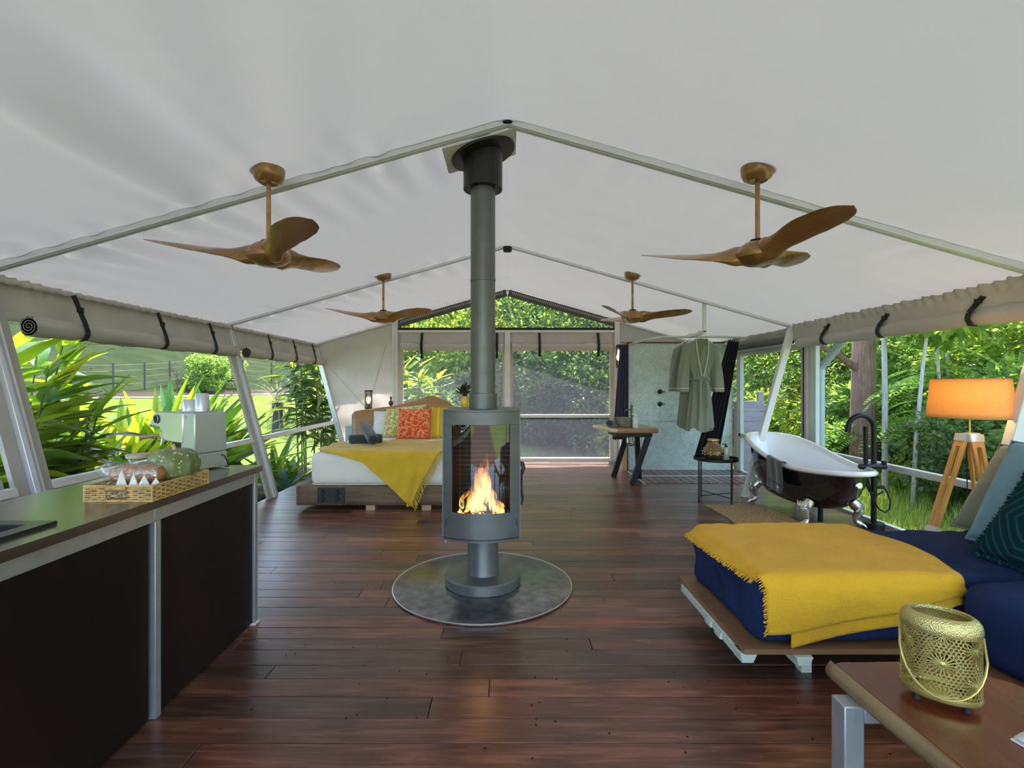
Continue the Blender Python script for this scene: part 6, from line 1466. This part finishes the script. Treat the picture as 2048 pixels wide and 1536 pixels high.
for k in range(26):
    p = (S3, S3, S2, S1)[k % 4]; x = lerp(-1.6, 5.2, (k * .381) % 1); y = lerp(12.2, 16.5, (k * .617) % 1)
    if x < .2 and k % 2: p = S1
    place(p, x, y, rt.uniform(.8, 1.25), rt.uniform(0, 6.28), LS[p.name], 'shrub', 'shrubs beyond the end screens, kind ' + KD[p.name])
# bath side: rainforest
LR = {T1.name: 'light green broadleaf tree beyond the bathtub windows', T2.name: 'mid green slender tree beyond the bathtub windows', T3.name: 'dark leaning tree beyond the bathtub windows'}
for k, (p, x, y, s) in enumerate(((T1, 9.5, 7.6, .9), (T2, 8.6, 10.2, .9), (T1, 12, 6.3, 1.05), (T2, 11.5, 9.0, 1.0), (T3, 9.6, 12.2, 1.0), (T1, 14, 9.5, 1.1), (T2, 14.5, 6.8, 1.1), (T3, 12.5, 12.8, 1.1), (T1, 16.5, 11, 1.25), (T2, 17, 8.5, 1.25), (T3, 15.5, 13.5, 1.2), (T2, 8.0, 13.2, .95), (T1, 17, 5.2, 1.2), (T2, 13.5, 4.6, 1.0), (T1, 12.5, 16, 1.2), (T2, 15.5, 17, 1.3), (T1, 19.5, 14, 1.4), (T2, 20, 10, 1.4), (T1, 20.5, 7, 1.4), (T1, 18.5, 17.5, 1.4), (T2, 9.8, 15, 1.1))):
    place(p, x, y, s, rt.uniform(0, 6.28), LR[p.name], 'tree', 'trees beyond the bathtub windows, kind ' + KD[p.name])
LRS = {S1.name: 'light green shrub under the trees beyond the bathtub', S2.name: 'mid green shrub under the trees beyond the bathtub', S3.name: 'dark green shrub under the trees beyond the bathtub'}
for k in range(40):
    p = (S1, S2, S1, S2, S3)[k % 5]; x = lerp(5.9, 11.5, (k * .7548) % 1); y = lerp(4.4, 12.5, (k * .5698) % 1) + (x - 6) * .25
    place(p, x, y, rt.uniform(.75, 1.25) * (.75 if x < 6.8 else 1), rt.uniform(0, 6.28), LRS[p.name], 'shrub', 'shrubs beyond the bathtub, kind ' + KD[p.name])
for k, (p, x, y, s) in enumerate(((FN1, 6.4, 7.4, .9), (FN1, 7.4, 8.4, 1.0), (FN1, 7.8, 6.6, .95), (FN1, 9.2, 8.8, 1.1), (FN2, 6.6, 6.0, 1.0), (FN2, 7.2, 5.2, 1.1), (FN1, 8.8, 5.6, 1.0), (FN2, 6.3, 8.6, 1.0), (FN1, 6.9, 9.6, .95), (FN1, 10.0, 6.9, 1.1), (FN1, 9.6, 10.6, 1.1))):
    place(p, x, y, s, rt.uniform(0, 6.28), ('slender fern-leaved sapling beyond the bathtub window', 'low fern-leaved plant beyond the bathtub window')[p is FN2], 'tree' if p is FN1 else 'fern', 'fern-leaved plants beyond the bathtub, kind ' + KD[p.name])
# the big brown trunk and thin pale stems
bt = thing('large_tree', 'large brown-barked tree trunk standing behind the bath tap', 'tree', (6.0, 8.45, ground_z(6, 8.45)))
MB().tube([(0, 0, -.3), (.0, 0, .3), (.02, .0, 2), (.06, .02, 4), (.1, .05, 6)], [.26, .20, .175, .16, .13], 20).build('trunk', M_bark1, bt)
brn = MB(); brn.tube([(0, 0, 1.95), (-.5, -.1, 2.25), (-1.1, -.25, 2.5), (-1.7, -.4, 2.95)], [.07, .055, .04, .02], 8); brn.tube([(.05, .02, 3.9), (.6, -.4, 4.6), (1.2, -.7, 5.0)], [.08, .06, .03], 8); brn.tube([(.06, .02, 4.2), (-.6, .4, 5.0), (-1.1, .6, 5.4)], [.08, .06, .03], 8)
brn.build('branches', M_bark1, bt)
rb = random.Random(77); leaf_cloud(4200, blob_fn([(Vector((1.0, -.6, 5.0)), .9), (Vector((-1, .6, 5.4)), .9), (Vector((.1, 0, 6.1)), 1.0), (Vector((-.3, -.5, 5.2)), .8)]), .16, rb).build('foliage', M_fl2, bt, smooth=False, kind='stuff')
for (x, y, r_, h, ln_x, lab) in ((5.55, 7.35, .036, 4.4, .0, 'slender pale tree stem beside the large trunk'), (5.45, 6.75, .024, 3.0, .35, 'thin pale leaning stem beyond the bath tap'), (11.0, 10.4, .16, 6.0, .2, 'tall pale gum trunk among the trees beyond the lamp')):
    t = thing('pale_stem_tree', lab, 'tree', (x, y, ground_z(x, y)))
    MB().tube([(0, 0, -.2), (ln_x * .2, 0, h * .35), (ln_x * .55, .03, h * .7), (ln_x, .05, h)], [r_ * 1.15, r_, r_ * .9, r_ * .6], 10).build('trunk', M_bark2, t)
    leaf_cloud(1500, blob_fn([(Vector((ln_x, .05, h)), .8), (Vector((ln_x + .4, .3, h - .2)), .6)]), .15, rb).build('foliage', M_fl1, t, smooth=False, kind='stuff')
# grass under the bathtub window
gm = MB(); rg = random.Random(41); V = []; Fs = []
for k in range(16000):
    x = 3.95 + (rg.random() ** 1.3) * 3.4; y = rg.uniform(3.2, 9.5); z = ground_z(x, y); h = rg.uniform(.10, .34); a = rg.uniform(0, 6.28); w = .007; b_ = rg.uniform(.02, .16); i = len(V)
    ca, sa = math.cos(a), math.sin(a); V += [(x - sa * w, y + ca * w, z), (x + sa * w, y - ca * w, z), (x + ca * b_ * .4 + sa * w * .7, y + sa * b_ * .4 - ca * w * .7, z + h * .6), (x + ca * b_ * .4 - sa * w * .7, y + sa * b_ * .4 + ca * w * .7, z + h * .6), (x + ca * b_, y + sa * b_, z + h)]
    Fs += [(i, i + 1, i + 2, i + 3), (i + 3, i + 2, i + 4)]
gm.v = V; gm.f = Fs
go = gm.build('long_grass', leafmat('grass_blade', [(.08, .16, .02), (.14, .24, .03), (.22, .28, .06)], [(.3, .45, .04), (.45, .6, .06), (.6, .6, .15)], .4, .5, which='isl'), None, smooth=False, kind='stuff'); tag(go, 'long green grass growing below the bathtub window', 'grass')
# hillside across the lawn: drive, fence, trees
dv = struct('driveway')
def drv(u, v):
    s = lerp(-10, 60, u); d = 17.6 + v * .9; x = -(d + 4 - max(0, s - 12) * .35); return (x, s, ground_z(x, s) + .03)
MB().grid(drv, 80, 3).build('gravel', plain('pale_gravel', (.20, .20, .23), .9, 0, .15, 30), dv)
fc = thing('wire_fence', 'wire fence with dark steel posts and timber strainers on the hillside', 'fence', (-27, 20, ground_z(-27, 20)))
pm_s = plain('fence_post', (.06, .055, .05), .7); pw = plain('strainer', (.25, .17, .12), .9); tops = []
for k in range(26):
    y_ = 2 + k * 2.1; x = -(25.5 - max(0, y_ - 12) * .35 + 1.6 * math.sin(k * .5)); z = ground_z(x, y_); big = k % 6 == 3
    MB().tube([(x, y_, z - .2), (x, y_, z + 1.5)], .11 if big else .045, 8).build('fence_post', pw if big else pm_s, fc, world=True); tops.append(Vector((x, y_, z)))
for h in (.4, .75, 1.1, 1.4): MB().tube([p + Vector((0, 0, h)) for p in tops], .010, 4).build('wire', pm_s, fc, world=True)
LH_ = {T1.name: 'light green tree on the far hillside', T2.name: 'mid green tree on the far hillside', T3.name: 'dark tree on the far hillside'}
for k in range(22):
    p = (T2, T3, T1, T3)[k % 4]; y_ = lerp(22, 62, (k * .618) % 1); x = -lerp(33, 48, (k * .377) % 1) + max(0, y_ - 12) * .30
    place(p, x, y_, rt.uniform(1.0, 1.7), rt.uniform(0, 6.28), LH_[p.name], 'tree', 'hillside trees, kind ' + KD[p.name])
for k in range(12):
    p = (S2, S3)[k % 2]; y_ = lerp(30, 60, (k * .618) % 1); x = -lerp(24, 36, (k * .43) % 1) + max(0, y_ - 12) * .33
    place(p, x, y_, rt.uniform(.8, 1.5), rt.uniform(0, 6.28), ('mid green bush on the far hillside', 'dark bush on the far hillside')[p is S3], 'shrub', 'hillside bushes, kind ' + KD[p.name])
for (x, y, h, lab) in ((-6.6, 10.0, 1.9, 'thin bare sapling staked on the lawn'), (-9.0, 13.0, 1.6, 'small bare sapling farther out on the lawn')):
    t = thing('sapling', lab, 'tree', (x, y, ground_z(x, y)))
    MB().tube([(0, 0, -.1), (.02, 0, h * .5), (-.01, 0, h)], [.022, .014, .006], 6).build('stem', M_bark3, t)
    tw_ = MB()
    for k in range(18):
        a = k * 2.4; z = h * (.55 + .025 * k); tw_.tube([(0, 0, z), (.12 * math.cos(a), .12 * math.sin(a), z + .12), (.22 * math.cos(a), .22 * math.sin(a), z + .3)], [.006, .004, .002], 4)
    tw_.build('twigs', M_bark3, t)
# downpipe and timber screen outside the shower
dp = thing('downpipe', 'grey plastic downpipe bending up to the roof outside the bath window', 'pipe', (3.98, 6.35, -.3))
MB().tube([(3.98, 6.35, -.3), (3.98, 6.35, 1.56)], .045, 16).build('pipe', plain('pvc_grey', (.40, .47, .50), .4), dp, world=True)
MB().tube([(3.98, 6.35, 1.56), (3.985, 6.33, 1.63), (4.0, 6.28, 1.68), (4.04, 6.0, 1.93), (4.06, 5.85, 2.05)], .045, 16).build('bend', MATS['pvc_grey'], dp, world=True)
MB().tube([(3.98, 6.35, 1.52), (3.98, 6.35, 1.60)], .051, 16).build('socket', MATS['pvc_grey'], dp, world=True)
ts = thing('timber_screen', 'weathered grey timber screen outside the shower window', 'fence', (4.12, 8.45, -.3))
M_wth = wood('weathered_timber', (.22, .20, .24), (.34, .31, .37), (.46, .43, .48), 'x', .6, .85, 0)
for k in range(8): MB().box(3.86, 4.34, 8.42, 8.455, -.28 + k * .175, -.112 + k * .175).build('plank', M_wth, ts, world=True, bevel=.003)
for x in (3.90, 4.29): MB().box(x - .04, x + .04, 8.455, 8.53, -.4, 1.27 if x > 4 else 1.1).build('post', M_wth, ts, world=True, bevel=.003)
